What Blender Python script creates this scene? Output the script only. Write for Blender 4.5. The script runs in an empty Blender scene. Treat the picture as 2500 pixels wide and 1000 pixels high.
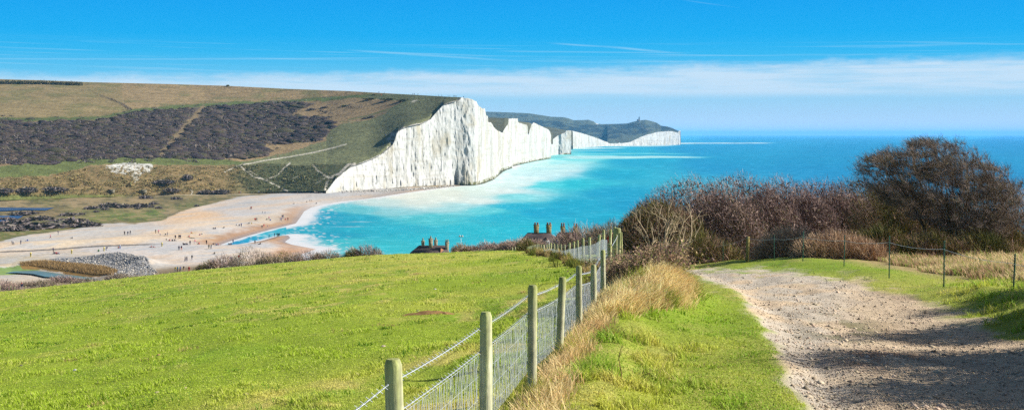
import bpy, bmesh, math, random
import numpy as np
from mathutils import Vector, Matrix
rng = np.random.default_rng(11); random.seed(11)
sc = bpy.context.scene
COL = sc.collection
R = math.radians
# ------------------------------------------------------------------ viewing geometry (eye 43 m above the sea, level camera with shift)
F, CX, HY, EZ = 3000.0, 1250.0, 329.0, 43.0
EXPO = 1.0
EXF = 2 ** EXPO
SUN_AZ, SUN_EL = R(86), R(32)

def s2l(c):
    c = np.asarray(c, float) / 255.0
    return np.where(c <= 0.04045, c / 12.92, ((c + 0.055) / 1.055) ** 2.4)
LIT = 1.8
def alb(*c):
    """albedo of a surface that shows as this colour in full sun"""
    c = c[0] if len(c) == 1 else c
    return s2l(c) / LIT

def Wp(x, y, D):
    x, y, D = np.broadcast_arrays(np.asarray(x, float), np.asarray(y, float), np.asarray(D, float))
    return np.stack([(x - CX) / F * D, D, EZ - (y - HY) / F * D], -1)

# ------------------------------------------------------------------ noise
def _h(ix, iy, s):
    n = (ix * 374761393 + iy * 668265263 + s * 144269504) & 0xffffffff
    n = ((n ^ (n >> 13)) * 1274126177) & 0xffffffff
    return ((n ^ (n >> 16)) & 0xffff) / 65535.0
def vn(x, y, s=0):
    x, y = np.broadcast_arrays(np.asarray(x, float), np.asarray(y, float))
    ix, iy = np.floor(x).astype(np.int64), np.floor(y).astype(np.int64)
    fx, fy = x - ix, y - iy
    fx, fy = fx * fx * (3 - 2 * fx), fy * fy * (3 - 2 * fy)
    a, b, c, d = _h(ix, iy, s), _h(ix + 1, iy, s), _h(ix, iy + 1, s), _h(ix + 1, iy + 1, s)
    return (a + (b - a) * fx) * (1 - fy) + (c + (d - c) * fx) * fy
def fbm(x, y, s=0, o=4):
    t, a, n = 0, 0.5, 0
    for k in range(o):
        t = t + a * vn(x * 2 ** k, y * 2 ** k, s + k); n += a; a *= 0.5
    return t / n
def sst(a, b, x):
    t = np.clip((x - a) / (b - a), 0, 1); return t * t * (3 - 2 * t)
def inpoly(x, y, poly):
    p = np.asarray(poly, float); r = np.zeros(np.shape(x), bool)
    j = len(p) - 1
    for i in range(len(p)):
        xi, yi, xj, yj = p[i, 0], p[i, 1], p[j, 0], p[j, 1]
        if yi != yj:
            r ^= ((yi > y) != (yj > y)) & (x < (xj - xi) * (y - yi) / (yj - yi) + xi)
        j = i
    return r
def dpoly(x, y, pts):
    d = np.full(np.shape(x), 1e9)
    for a, b in zip(pts[:-1], pts[1:]):
        ax, ay, bx, by = *a[:2], *b[:2]
        l2 = (bx - ax) ** 2 + (by - ay) ** 2 + 1e-9
        t = np.clip(((x - ax) * (bx - ax) + (y - ay) * (by - ay)) / l2, 0, 1)
        d = np.minimum(d, np.hypot(x - ax - t * (bx - ax), y - ay - t * (by - ay)))
    return d
def pl(x, pts):
    p = np.asarray(pts, float); return np.interp(x, p[:, 0], p[:, 1])
def mixc(c, col, m):
    return c + (np.asarray(col) - c) * np.asarray(m)[..., None]
def field(x, y, ctl, sx, sy):
    """colour field from control points"""
    num = np.zeros(np.shape(x) + (3,)); den = np.zeros(np.shape(x)) + 1e-9
    for cx, cy, *c in ctl:
        w = 1.0 / (((x - cx) / sx) ** 2 + ((y - cy) / sy) ** 2 + 0.02) ** 2
        num += w[..., None] * s2l(c); den += w
    return num / den[..., None]

# ------------------------------------------------------------------ objects
def tag(o, label=None, cat=None, group=None, kind=None):
    for k, v in (('label', label), ('category', cat), ('group', group), ('kind', kind)):
        if v: o[k] = v
    return o
def link(name, me, mats=(), parent=None, smooth=False):
    for m in mats: me.materials.append(m)
    if smooth: me.polygons.foreach_set('use_smooth', np.ones(len(me.polygons), bool))
    o = bpy.data.objects.new(name, me); COL.objects.link(o)
    if parent is not None: o.parent = parent
    return o
def mk(name, V, Fc, mat, parent=None, col=None, smooth=False, midx=None):
    V = np.asarray(V, np.float32).reshape(-1, 3)
    Fs = Fc if isinstance(Fc, list) else [Fc]
    Fs = [np.asarray(f, np.int32) for f in Fs if len(f)]
    me = bpy.data.meshes.new(name)
    me.vertices.add(len(V)); me.vertices.foreach_set('co', V.ravel())
    li = np.concatenate([f.ravel() for f in Fs]); tot = np.concatenate([np.full(len(f), f.shape[1], np.int32) for f in Fs])
    me.loops.add(len(li)); me.loops.foreach_set('vertex_index', li)
    me.polygons.add(len(tot)); me.polygons.foreach_set('loop_start', np.concatenate([[0], np.cumsum(tot)[:-1]]).astype(np.int32))
    try: me.polygons.foreach_set('loop_total', tot)
    except Exception: pass
    if col is not None:
        a = me.attributes.new('Col', 'FLOAT_COLOR', 'POINT')
        c = np.ones((len(V), 4), np.float32); c[:, :3] = np.clip(np.asarray(col).reshape(-1, 3), 0, 1)
        a.data.foreach_set('color', c.ravel())
    if midx is not None: me.polygons.foreach_set('material_index', np.asarray(midx, np.int32))
    me.update(calc_edges=True); me.validate()
    return link(name, me, mat if isinstance(mat, (list, tuple)) else [mat], parent, smooth)
def empty(name, loc, label=None, cat=None, group=None, rz=0):
    o = bpy.data.objects.new(name, None); COL.objects.link(o); o.location = Vector([float(v) for v in loc]); o.rotation_euler = (0, 0, rz)
    return tag(o, label, cat, group)
def gridf(nr, nc):
    i = np.arange(nr - 1)[:, None] * nc + np.arange(nc - 1)[None]
    return np.stack([i, i + 1, i + nc + 1, i + nc], -1).reshape(-1, 4)

class MB:
    def __init__(s): s.v, s.f, s.n, s.c = [], {3: [], 4: []}, 0, []
    def add(s, V, Fc, col=None):
        V = np.asarray(V, float).reshape(-1, 3); Fc = np.asarray(Fc)
        s.v.append(V); s.f[Fc.shape[1]].append(Fc + s.n); s.n += len(V)
        s.c.append(np.broadcast_to(np.asarray(col if col is not None else (.5, .5, .5), float), (len(V), 3)))
        return s
    def tube(s, P, r, k=6, col=None, cap=True):
        P = np.asarray(P, float); n = len(P); r = np.broadcast_to(np.asarray(r, float), (n,))
        T = np.gradient(P, axis=0); T /= np.linalg.norm(T, axis=1, keepdims=True) + 1e-12
        up = np.where(np.abs(T[:, 2:3]) > .9, [[1., 0, 0]], [[0, 0, 1.]])
        A = np.cross(T, up); A /= np.linalg.norm(A, axis=1, keepdims=True); B = np.cross(T, A)
        th = np.arange(k) * 2 * np.pi / k
        V = P[:, None] + r[:, None, None] * (np.cos(th)[None, :, None] * A[:, None] + np.sin(th)[None, :, None] * B[:, None])
        i = np.arange(n - 1)[:, None] * k; j = np.arange(k)[None]; j2 = (j + 1) % k
        Q = np.stack([i + j, i + j2, i + k + j2, i + k + j], -1).reshape(-1, 4)
        V = V.reshape(-1, 3)
        if cap:
            V = np.concatenate([V, P[:1], P[-1:]])
            a = np.arange(k); b = (a + 1) % k
            s.add(V, Q, col); o = s.n - len(V)
            s.f[3].append(np.stack([b, a, np.full(k, n * k)], -1) + o)
            s.f[3].append(np.stack([a + (n - 1) * k, b + (n - 1) * k, np.full(k, n * k + 1)], -1) + o)
        else: s.add(V, Q, col)
        return s
    def box(s, c, d, rz=0, col=None):
        x, y, z = np.asarray(d, float) / 2
        V = np.array([[sx * x, sy * y, sz * z] for sz in (-1, 1) for sx, sy in ((-1, -1), (1, -1), (1, 1), (-1, 1))])
        ca, sa = math.cos(rz), math.sin(rz)
        V = V @ np.array([[ca, sa, 0], [-sa, ca, 0], [0, 0, 1]]) + np.asarray(c, float)
        return s.add(V, [[3, 2, 1, 0], [4, 5, 6, 7], [0, 1, 5, 4], [1, 2, 6, 5], [2, 3, 7, 6], [3, 0, 4, 7]], col)
    def lathe(s, prof, c=(0, 0, 0), k=12, col=None):
        P = np.array([[0, 0, z] for r, z in prof], float) + np.asarray(c, float)
        th = np.arange(k) * 2 * np.pi / k
        V = np.concatenate([p + r * np.stack([np.cos(th), np.sin(th), 0 * th], -1) for (r, z), p in zip(prof, P)])
        i = np.arange(len(prof) - 1)[:, None] * k; j = np.arange(k)[None]; j2 = (j + 1) % k
        return s.add(V, np.stack([i + j, i + j2, i + k + j2, i + k + j], -1).reshape(-1, 4), col)
    def build(s, name, mat, parent=None, smooth=False):
        V = np.concatenate(s.v); Fs = [np.concatenate(f) for f in s.f.values() if f]
        return mk(name, V, Fs, mat, parent, np.concatenate(s.c), smooth)

def nrm(v): return v / (np.linalg.norm(v, axis=-1, keepdims=True) + 1e-12)
def blades(P, H, Wd, lean, col, tip=1.25, jit=.35):
    """bent grass blades: 5 points each"""
    n = len(P); a = rng.uniform(0, 2 * np.pi, n)
    side = np.stack([np.cos(a), np.sin(a), 0 * a], -1) * (np.asarray(Wd)[:, None] / 2)
    ln = np.asarray(lean) + rng.normal(0, jit, (n, 3)) * [1, 1, 0]
    H = np.asarray(H)[:, None]
    M = P + H * .55 * nrm(np.array([0, 0, 1.]) + ln * .45); T = M + H * .5 * nrm(np.array([0, 0, .8]) + ln * 1.3)
    V = np.stack([P - side, P + side, M - side * .7, M + side * .7, T], 1).reshape(-1, 3)
    b = np.arange(n)[:, None] * 5
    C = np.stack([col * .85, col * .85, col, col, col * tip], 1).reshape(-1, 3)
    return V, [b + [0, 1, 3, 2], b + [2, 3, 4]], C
def twigs(P0, P1, w, col, tip=1.2):
    """tapering flat twigs, random roll"""
    d = nrm(P1 - P0); r = rng.normal(size=P0.shape); s = nrm(np.cross(d, r)) * (np.asarray(w)[:, None] / 2)
    V = np.stack([P0 - s, P0 + s, P1 + s * .35, P1 - s * .35], 1).reshape(-1, 3)
    C = np.stack([col, col, col * tip, col * tip], 1).reshape(-1, 3)
    return V, np.arange(len(P0))[:, None] * 4 + [0, 1, 2, 3], C

# ------------------------------------------------------------------ materials
def _n(nt, t, **kw):
    n = nt.nodes.new(t)
    for k, v in kw.items():
        if k == 'i':
            for a, b in v.items(): n.inputs[a].default_value = b
        else: setattr(n, k, v)
    return n
MATS = {}
def pm(name, base=None, rough=.9, spec=.15, vary=(), bump=None, trans=0.0, rnd=0.0, metal=0.0):
    """procedural material: a base colour (or the mesh's own colours), layered noise variation, bump.
    vary: (scale xyz, low, high, detail)"""
    if name in MATS: return MATS[name]
    m = bpy.data.materials.new(name); m.use_nodes = True; nt = m.node_tree; L = nt.links.new
    p = nt.nodes['Principled BSDF']; out = nt.nodes['Material Output']
    p.inputs['Roughness'].default_value = rough; p.inputs['Specular IOR Level'].default_value = spec; p.inputs['Metallic'].default_value = metal
    tc = _n(nt, 'ShaderNodeTexCoord')
    if base is None: src = _n(nt, 'ShaderNodeAttribute', attribute_name='Col').outputs['Color']
    else:
        rgb = _n(nt, 'ShaderNodeRGB'); rgb.outputs[0].default_value = (*[float(v) for v in base], 1); src = rgb.outputs[0]
    def mul(src, fac):
        mx = _n(nt, 'ShaderNodeMix', data_type='RGBA', blend_type='MULTIPLY'); mx.inputs[0].default_value = 1
        L(src, mx.inputs[6]); L(fac, mx.inputs[7]); return mx.outputs[2]
    for v in vary:
        scl, lo, hi = v[:3]; det = v[3] if len(v) > 3 else 4
        mp = _n(nt, 'ShaderNodeMapping'); mp.inputs['Scale'].default_value = scl if isinstance(scl, tuple) else (scl,) * 3
        L(tc.outputs['Object'], mp.inputs['Vector'])
        nz = _n(nt, 'ShaderNodeTexNoise', i={'Scale': 1.0, 'Detail': det, 'Roughness': .6}); L(mp.outputs[0], nz.inputs['Vector'])
        mr = _n(nt, 'ShaderNodeMapRange', i={1: .3, 2: .7, 3: lo, 4: hi}); L(nz.outputs[0], mr.inputs[0]); src = mul(src, mr.outputs[0])
    if rnd:
        oi = _n(nt, 'ShaderNodeObjectInfo'); mr = _n(nt, 'ShaderNodeMapRange', i={3: 1 - rnd, 4: 1 + rnd}); L(oi.outputs['Random'], mr.inputs[0]); src = mul(src, mr.outputs[0])
    L(src, p.inputs['Base Color'])
    if bump:
        mp = _n(nt, 'ShaderNodeMapping'); mp.inputs['Scale'].default_value = bump[0] if isinstance(bump[0], tuple) else (bump[0],) * 3
        L(tc.outputs['Object'], mp.inputs['Vector'])
        nz = _n(nt, 'ShaderNodeTexNoise', i={'Scale': 1.0, 'Detail': 5, 'Roughness': .6}); L(mp.outputs[0], nz.inputs['Vector'])
        b = _n(nt, 'ShaderNodeBump', i={'Strength': bump[1], 'Distance': bump[2]}); L(nz.outputs[0], b.inputs['Height']); L(b.outputs[0], p.inputs['Normal'])
    if trans:
        tr = _n(nt, 'ShaderNodeBsdfTranslucent'); L(src, tr.inputs[0]); mx = _n(nt, 'ShaderNodeMixShader'); mx.inputs[0].default_value = trans
        L(p.outputs[0], mx.inputs[1]); L(tr.outputs[0], mx.inputs[2]); L(mx.outputs[0], out.inputs['Surface'])
    MATS[name] = m
    return m
M_ground = pm('turf_soil', vary=[(9, .75, 1.2), (60, .7, 1.25)], bump=(30, .6, .03))
M_grass = pm('grass_blade', rough=.7, spec=.25, trans=.35)
M_dry = pm('dry_grass_blade', rough=.8, spec=.15, trans=.3)
M_path = pm('path_earth', vary=[(3, .85, 1.1), (45, .72, 1.25)], bump=(40, .8, .03))
M_hill = pm('downland_turf', vary=[((.02, .05, .05), .82, 1.15), (.14, .72, 1.25), (.6, .75, 1.2)], bump=(.35, .9, 1.2))
M_valley = pm('valley_ground', vary=[((.03, .015, .05), .88, 1.08), (.5, .82, 1.15)], bump=(.5, .6, .4))
M_chalk = pm('chalk_face', rough=.95, spec=.05, vary=[((.11, .11, .012), .78, 1.08), (.35, .85, 1.07)], bump=((.24, .24, .05), .85, 1.4))
M_twig = pm('twig_bark', rough=.85, spec=.15, trans=.0)
M_sea = None
# ================================================================== camera, light, sky, air
cam = bpy.data.cameras.new('camera'); co = bpy.data.objects.new('camera', cam); COL.objects.link(co); sc.camera = co
co.location = (0, 0, EZ); co.rotation_euler = (R(90), 0, 0)
cam.sensor_width = 36; cam.lens = 36 * F / 2500; cam.shift_y = -(500 - HY) / 2500; cam.clip_start = .1; cam.clip_end = 200000
sc.view_settings.view_transform = 'Standard'; sc.view_settings.look = 'None'; sc.view_settings.exposure = EXPO; sc.view_settings.gamma = 1
sv = Vector((math.sin(SUN_AZ) * math.cos(SUN_EL), math.cos(SUN_AZ) * math.cos(SUN_EL), math.sin(SUN_EL)))
sun = bpy.data.lights.new('sun', 'SUN'); so = bpy.data.objects.new('sun', sun); COL.objects.link(so)
sun.energy = 4.8; sun.angle = R(.53); sun.color = (1, .95, .86); so.rotation_euler = sv.to_track_quat('Z', 'Y').to_euler()
sc.cycles.max_bounces = 6; sc.cycles.volume_bounces = 2; sc.cycles.transparent_max_bounces = 8; sc.cycles.sample_clamp_indirect = 6
sc.cycles.use_adaptive_sampling = False; sc.cycles.use_denoising = False

w = bpy.data.worlds.new('World'); sc.world = w; w.use_nodes = True; nt = w.node_tree; L = nt.links.new
bg = nt.nodes['Background']; bg.inputs[1].default_value = 1.0
sky = _n(nt, 'ShaderNodeTexSky', sky_type='NISHITA'); sky.sun_disc = False; sky.sun_elevation = SUN_EL; sky.sun_rotation = SUN_AZ
def math_(op, a, b=None, c=None):
    n = _n(nt, 'ShaderNodeMath', operation=op)
    for i, v in enumerate((a, b, c)):
        if v is None: continue
        if isinstance(v, (int, float)): n.inputs[i].default_value = v
        else: L(v, n.inputs[i])
    return n.outputs[0]
def mapr(v, a, b, c=0., d=1., smooth=True):
    n = _n(nt, 'ShaderNodeMapRange', i={1: a, 2: b, 3: c, 4: d}); n.interpolation_type = 'SMOOTHSTEP' if smooth else 'LINEAR'; L(v, n.inputs[0]); return n.outputs[0]
tc = _n(nt, 'ShaderNodeTexCoord'); sx = _n(nt, 'ShaderNodeSeparateXYZ'); L(tc.outputs['Generated'], sx.inputs[0])
el = sx.outputs[2]; az = math_('ARCTAN2', sx.outputs[0], sx.outputs[1])
def ramp(v, stops):
    n = _n(nt, 'ShaderNodeValToRGB'); L(v, n.inputs[0]); e = n.color_ramp.elements
    for i, (p, c) in enumerate(stops):
        k = e[i] if i < 2 else e.new(p)
        k.position = p; k.color = (*s2l(c), 1)
    return n.outputs[0]
low = ramp(mapr(el, 0, .25, 0, 1, False), [(0, (222, 234, 242)), (.03, (204, 226, 241)), (.07, (180, 216, 240)), (.14, (148, 209, 239)), (.2, (96, 196, 240)), (.26, (48, 184, 241)), (.32, (18, 174, 242)), (.46, (12, 160, 240)), (1, (12, 122, 218))])
def noise(sa, se, det=5, rough=.55, off=0., tilt=0.):
    cb = _n(nt, 'ShaderNodeCombineXYZ'); L(math_('MULTIPLY', az, sa), cb.inputs[0])
    L(math_('ADD', math_('MULTIPLY', math_('ADD', el, math_('MULTIPLY', az, tilt)), se), off), cb.inputs[1]); cb.inputs[2].default_value = off
    n = _n(nt, 'ShaderNodeTexNoise', i={'Scale': 1., 'Detail': det, 'Roughness': rough}); L(cb.outputs[0], n.inputs['Vector']); return n.outputs[0]
def mixw(c, col, f):
    n = _n(nt, 'ShaderNodeMix', data_type='RGBA'); L(f, n.inputs[0]); L(c, n.inputs[6])
    if hasattr(col, 'links'): L(col, n.inputs[7])
    else: n.inputs[7].default_value = (*s2l(col), 1)
    return n.outputs[2]
# bank of low soft cloud with a lumpy upper edge that climbs towards the open sea
edge = math_('ADD', math_('MULTIPLY', az, .020), math_('MULTIPLY', math_('SUBTRACT', noise(22, 80, 7, .68), .5), .018))
e2 = math_('SUBTRACT', el, edge)
bank = math_('MULTIPLY', mapr(e2, .0565, .0455), mapr(el, .027, .036))
bank = math_('MULTIPLY', bank, mapr(noise(9, 130, 6, .62, 3.), .28, .58, .45, 1.0))
c = mixw(low, (204, 228, 245), bank)
# cirrus streaks above it
wisp = math_('MULTIPLY', mapr(noise(5, 420, 5, .62, 7., .012), .52, .74), math_('MULTIPLY', mapr(el, .044, .054), mapr(el, .078, .064)))
c = mixw(c, (150, 212, 246), math_('MULTIPLY', wisp, .75))
def contrail(a0, a1, e0, e1, wd, k):
    global c
    t = mapr(az, a0, a1, 0, 1, False); ln = math_('ADD', e0, math_('MULTIPLY', t, e1 - e0))
    d = math_('ABSOLUTE', math_('SUBTRACT', math_('ADD', el, math_('MULTIPLY', math_('SUBTRACT', noise(40, 40, 3, .5, e0 * 900), .5), .0006)), ln))
    m = math_('MULTIPLY', mapr(d, wd, 0), math_('MULTIPLY', mapr(az, a0, a0 + .03), mapr(az, a1, a1 - .06)))
    c = mixw(c, (165, 218, 247), math_('MULTIPLY', m, k * .7))
for q in ((.025, .10, .0745, .0695, .0011, .75), (.07, .15, .0718, .0640, .0014, .8), (-.14, .02, .0685, .0590, .0013, .55), (-.12, .0, .067, .0635, .0009, .5), (-.42, -.08, .0565, .0625, .001, .4),
          (.13, .19, .109, .100, .0008, .35), (.24, .27, .0715, .0665, .0008, .4), (.30, .42, .072, .0665, .001, .35), (-.02, .16, .0680, .0655, .001, .4)): contrail(*q)
k = _n(nt, 'ShaderNodeMix', data_type='RGBA', blend_type='MULTIPLY'); k.inputs[0].default_value = 1; L(c, k.inputs[6]); k.inputs[7].default_value = (1 / EXF,) * 3 + (1,)
k2 = _n(nt, 'ShaderNodeMix', data_type='RGBA', blend_type='MULTIPLY'); k2.inputs[0].default_value = 1; L(sky.outputs[0], k2.inputs[6]); k2.inputs[7].default_value = (.05,) * 3 + (1,)
fin = _n(nt, 'ShaderNodeMix', data_type='RGBA'); L(mapr(el, .14, .40), fin.inputs[0]); L(k.outputs[2], fin.inputs[6]); L(k2.outputs[2], fin.inputs[7])
L(fin.outputs[2], bg.inputs[0])

# the air: one even box of pale haze, sky outside it
hz = MB().box((0, 32000, 85), (90000, 66000, 200))
m = bpy.data.materials.new('haze_air'); m.use_nodes = True; t_ = m.node_tree; t_.nodes.remove(t_.nodes['Principled BSDF'])
pv = t_.nodes.new('ShaderNodeVolumePrincipled'); pv.inputs['Color'].default_value = (.18, .55, .96, 1); pv.inputs['Density'].default_value = 4.2e-5; pv.inputs['Anisotropy'].default_value = 0.0
t_.links.new(pv.outputs[0], t_.nodes['Material Output'].inputs['Volume'])
tag(hz.build('haze', m), 'thin pale blue sea haze that fades the far headland', 'haze', kind='stuff')

# ================================================================== sea
SHORE = [(1262, 404), (1246, 410), (1215, 417), (1212, 425), (1196, 437), (1166, 449), (1150, 451), (1090, 457), (1050, 462), (1000, 469), (960, 475), (930, 480), (880, 487), (830, 492), (790, 499), (760, 506), (742, 516),
         (733, 530), (722, 545), (690, 553), (660, 560), (600, 577), (560, 589), (538, 597), (552, 600), (590, 597), (640, 587), (675, 577), (703, 574), (709, 580), (695, 590), (713, 597), (742, 602), (772, 608),
         (745, 617), (715, 628), (690, 650), (670, 690)]
def sea_xy(x, y, z=0.): D = F * (EZ - z) / (np.asarray(y, float) - HY); return (np.asarray(x, float) - CX) / F * D, D
SHW = np.stack(sea_xy(*np.array(SHORE, float).T), -1)
SEAPOLY = np.concatenate([SHW, np.stack(sea_xy(np.array([670., 5000, 5000, 1262]), np.array([900., 900, 329.4, 329.4])), -1)])
def shore_sd(X, Y):
    """metres from the waterline, + on land"""
    d = dpoly(X, Y, SHW); return np.where(inpoly(X, Y, SEAPOLY), -d, d)
xs = np.unique(np.concatenate([np.arange(-300, 540, 20), np.arange(540, 1460, 2.5), np.arange(1460, 3300, 8)]))
ys = HY + np.concatenate([np.geomspace(2.0, 20, 30)[:-1], np.arange(20, 330, 1.0), np.arange(330, 460, 6)])
x, y = np.meshgrid(xs, ys)
V = Wp(x, y, F * EZ / (y - HY)); V[..., 2] = 0
SEA = [(1700, 331, 104, 186, 232), (2400, 331, 96, 178, 230), (1750, 337, 50, 160, 222), (2450, 338, 40, 148, 215), (1800, 346, 36, 158, 218), (2450, 350, 30, 146, 212), (1500, 366, 60, 180, 220), (1700, 365, 30, 155, 215), (2100, 372, 26, 150, 212),
       (1560, 392, 34, 172, 218), (1750, 400, 26, 155, 213), (2000, 400, 24, 150, 210), (2300, 400, 24, 148, 210), (2480, 430, 26, 150, 210), (1500, 425, 34, 180, 218), (1500, 470, 24, 172, 215), (1400, 450, 60, 200, 222), (1500, 540, 30, 178, 214), (1560, 500, 26, 168, 214), (2100, 460, 24, 152, 210),
       (1350, 400, 196, 234, 238), (1300, 425, 200, 236, 240), (1400, 385, 150, 222, 234), (1250, 450, 214, 240, 238), (1330, 450, 120, 220, 232), (1180, 470, 218, 238, 230), (1250, 480, 150, 224, 230), (1100, 475, 226, 236, 224), (1020, 492, 222, 234, 224), (1120, 505, 170, 222, 226),
       (1090, 485, 232, 242, 232), (1160, 488, 224, 240, 234), (1220, 465, 226, 244, 240), (1290, 437, 216, 242, 242), (1340, 412, 206, 238, 240), (990, 480, 232, 238, 226), (940, 492, 200, 226, 222), (960, 520, 150, 210, 218), (1050, 535, 110, 205, 218), (1190, 515, 130, 216, 228), (1250, 505, 44, 190, 222), (1230, 530, 50, 192, 220), (1400, 500, 28, 180, 218), (1320, 520, 28, 178, 218), (1300, 560, 60, 198, 222), (1150, 560, 60, 198, 220), (1420, 575, 44, 190, 220),
       (860, 510, 130, 204, 216), (800, 525, 56, 172, 206), (880, 535, 52, 178, 208), (820, 545, 46, 170, 204), (900, 560, 60, 186, 212), (980, 560, 60, 188, 214), (1040, 580, 70, 196, 218), (820, 572, 50, 172, 204), (760, 560, 76, 180, 208), (740, 580, 90, 180, 208), (720, 592, 150, 205, 220), (850, 592, 100, 198, 212), (800, 604, 128, 204, 214),
       (950, 600, 90, 200, 216), (900, 620, 120, 204, 214), (1150, 605, 66, 198, 220), (1300, 590, 60, 196, 220), (660, 572, 104, 190, 214), (600, 585, 70, 170, 212), (560, 595, 60, 160, 208), (720, 650, 110, 195, 210)]
wx = x + 46 * (fbm(x / 60, y / 9, 5) - .5); wy = y + 9 * (fbm(x / 90, y / 7, 9) - .5)
C = field(wx, wy, SEA, 75, 14)
def streak(x0, x1, y0, hgt, c, k, tail=.25):
    global C
    t = (x - x0) / (x1 - x0); hh = hgt * np.clip(1 - np.clip(t, 0, 1), .12, 1) ** .35
    m = sst(1, .35, np.abs(y - (y0 - .8 * t) + 2.2 * (fbm(x / 55, y / 3, 3) - .5)) / hh) * sst(-.04, .06, t) * sst(1.03, .78, t)
    C = mixc(C, s2l(c), np.clip(m * k * (.75 + .5 * fbm(x / 26, y / 1.6, 8)), 0, 1))
streak(1640, 1905, 350, 2.0, (222, 240, 244), .9); streak(1480, 1660, 356.5, 2.2, (214, 236, 240), .9); streak(1375, 1745, 384, 5.5, (190, 232, 240), .95); streak(1380, 1720, 375.5, 2.6, (150, 218, 236), .8)
streak(1360, 1540, 362, 3.2, (206, 228, 232), .85); streak(1380, 1520, 368.5, 1.6, (190, 228, 238), .7); streak(1340, 1460, 397, 6, (170, 226, 236), .8); streak(1300, 1420, 412, 5, (180, 228, 236), .6)
# wind streaks and glints of broken water, painted into the colour
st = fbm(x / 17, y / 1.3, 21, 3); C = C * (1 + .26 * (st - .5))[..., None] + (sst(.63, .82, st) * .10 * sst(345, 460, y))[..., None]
sd = shore_sd(V[..., 0], V[..., 1]); fo = fbm(x / 9, y / 2.4, 31, 4); fo2 = fbm(x / 22, y / 3.5, 33, 3)
wid = np.interp(x, [560, 640, 690, 725, 775, 830, 900, 1000, 1150], [.0, 6, 8, 10, 11, 9, 7, 7, 8]) * np.where(y > 573, 1.3, 1)
wid = np.where(x < 700, wid * sst(600, 560, y + .35 * (x - 560)) + 3, wid)
foam = sst(1.0, .3, -sd / (wid * (.35 + 1.3 * fo2) + .5)) * sst(.22, .42, fo + .30 * sst(1.0, .0, -sd / (wid + 1)))
foam = np.maximum(foam, sst(.55, .72, fo) * sst(2.6, .7, -sd / (wid + .5)) * .8)
for cx_, cy_, ax_, ay_, kk in ((715, 591, 34, 6, 1), (735, 577, 30, 5, .55), (790, 607, 30, 3.2, 1.1), (765, 614, 26, 3.0, .9), (880, 541, 34, 2.0, .35), (850, 553, 50, 1.6, .3), (740, 537, 40, 14, .5)):
    foam = np.maximum(foam, np.clip(kk * sst(1.1, .2, np.hypot((x - cx_) / ax_, (y - cy_) / ay_) + .9 * (fo - .5)), 0, 1))
wt = sst(.12, .6, C[..., :1] / (C[..., 2:] + 1e-6)); C = C * ([.38, 1.02, .97] + wt * ([1.16, 1.13, 1.10] - np.array([.38, 1.02, .97]))); C[..., 1] *= 1 + .10 * sst(440, 380, y); C = mixc(C, s2l((250, 250, 250)), np.clip(foam, 0, 1)) / 1.8
M_sea = pm('sea_water', rough=.5, spec=.1, bump=((.22, .8, .5), .28, .35), vary=[((.05, .22, .2), .93, 1.07), ((.05, .5, .3), .86, 1.14, 6)])  # elongated noise streaks put fine glints into the water colour
tag(mk('sea', V, gridf(*x.shape), M_sea, col=C, smooth=True), 'turquoise sea with milky chalk streaks and white surf along the beach', 'sea', kind='structure')

# ================================================================== valley floor: shingle beach, marsh
MARSH_EDGE = [(-400, 640), (0, 592), (60, 577), (170, 562), (250, 547), (330, 549), (400, 537), (440, 517), (520, 497), (590, 482), (690, 471), (800, 467), (1300, 440)]
POND = [(-40, 668), (0, 662), (30, 655), (90, 653), (150, 661), (200, 667), (238, 673), (266, 680), (246, 684), (200, 680), (150, 677), (112, 675), (80, 668), (40, 665)]
LAGOON = [(-200, 503), (0, 502), (60, 503), (146, 503), (112, 513), (60, 512), (0, 515), (-200, 517)]
LAGOON2 = [(-200, 524), (0, 522), (70, 521), (45, 533), (0, 540), (-200, 548)]
REEDS = [(48, 648), (110, 643), (200, 650), (258, 658), (290, 668), (276, 676), (235, 672), (190, 666), (140, 659), (92, 652), (50, 652)]
def vz(X, Y):
    """height of the valley floor"""
    xp = CX + F * X / Y; yp = HY + F * (EZ - 2) / Y
    sdv = np.clip(shore_sd(X, Y), -30, 300)
    z = np.where(sdv > 0, 2.4 * (1 - np.exp(-np.maximum(sdv, 0) / 13.)), sdv * .14)
    land = sst(8, 40, sdv)
    ridge = pl(xp, [(0, 604), (200, 595), (420, 580), (600, 550), (760, 485), (900, 470)])
    z = z + land * (.9 * np.exp(-((yp - ridge) / 7) ** 2) + .5 * (fbm(X / 14, Y / 30, 41) - .5))
    up = pl(xp, MARSH_EDGE) - yp
    z = z + land * sst(-3, 6, up) * (1.3 * fbm(X / 16, Y / 28, 43) - .9)
    for P in (POND, LAGOON, LAGOON2):
        d = dpoly(xp, yp * 3, [(a, b * 3) for a, b in P + P[:1]]); z = np.where(inpoly(xp, yp, P), 1.25 - np.minimum(d * .05, .5), np.where(d < 30, np.minimum(z, 1.25 + d * .05), z))
    # shingle bank thrown up beside the pond
    bk = np.exp(-((xp - 300) / 85) ** 2 - ((yp - 640 - .08 * (xp - 300)) / 8.) ** 2) + .8 * np.exp(-((xp - 345) / 42) ** 2 - ((yp - 652) / 5) ** 2)
    z = z + 2.6 * bk
    return z
xs = np.concatenate([np.arange(-700, -40, 10), np.arange(-40, 1300, 3.0)]); ys = np.concatenate([np.arange(438, 690, 1.0), np.arange(690, 900, 4)])
x, y = np.meshgrid(xs, ys)
V = Wp(x, y, F * (EZ - 2) / (y - HY)); V[..., 2] = vz(V[..., 0], V[..., 1])
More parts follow.
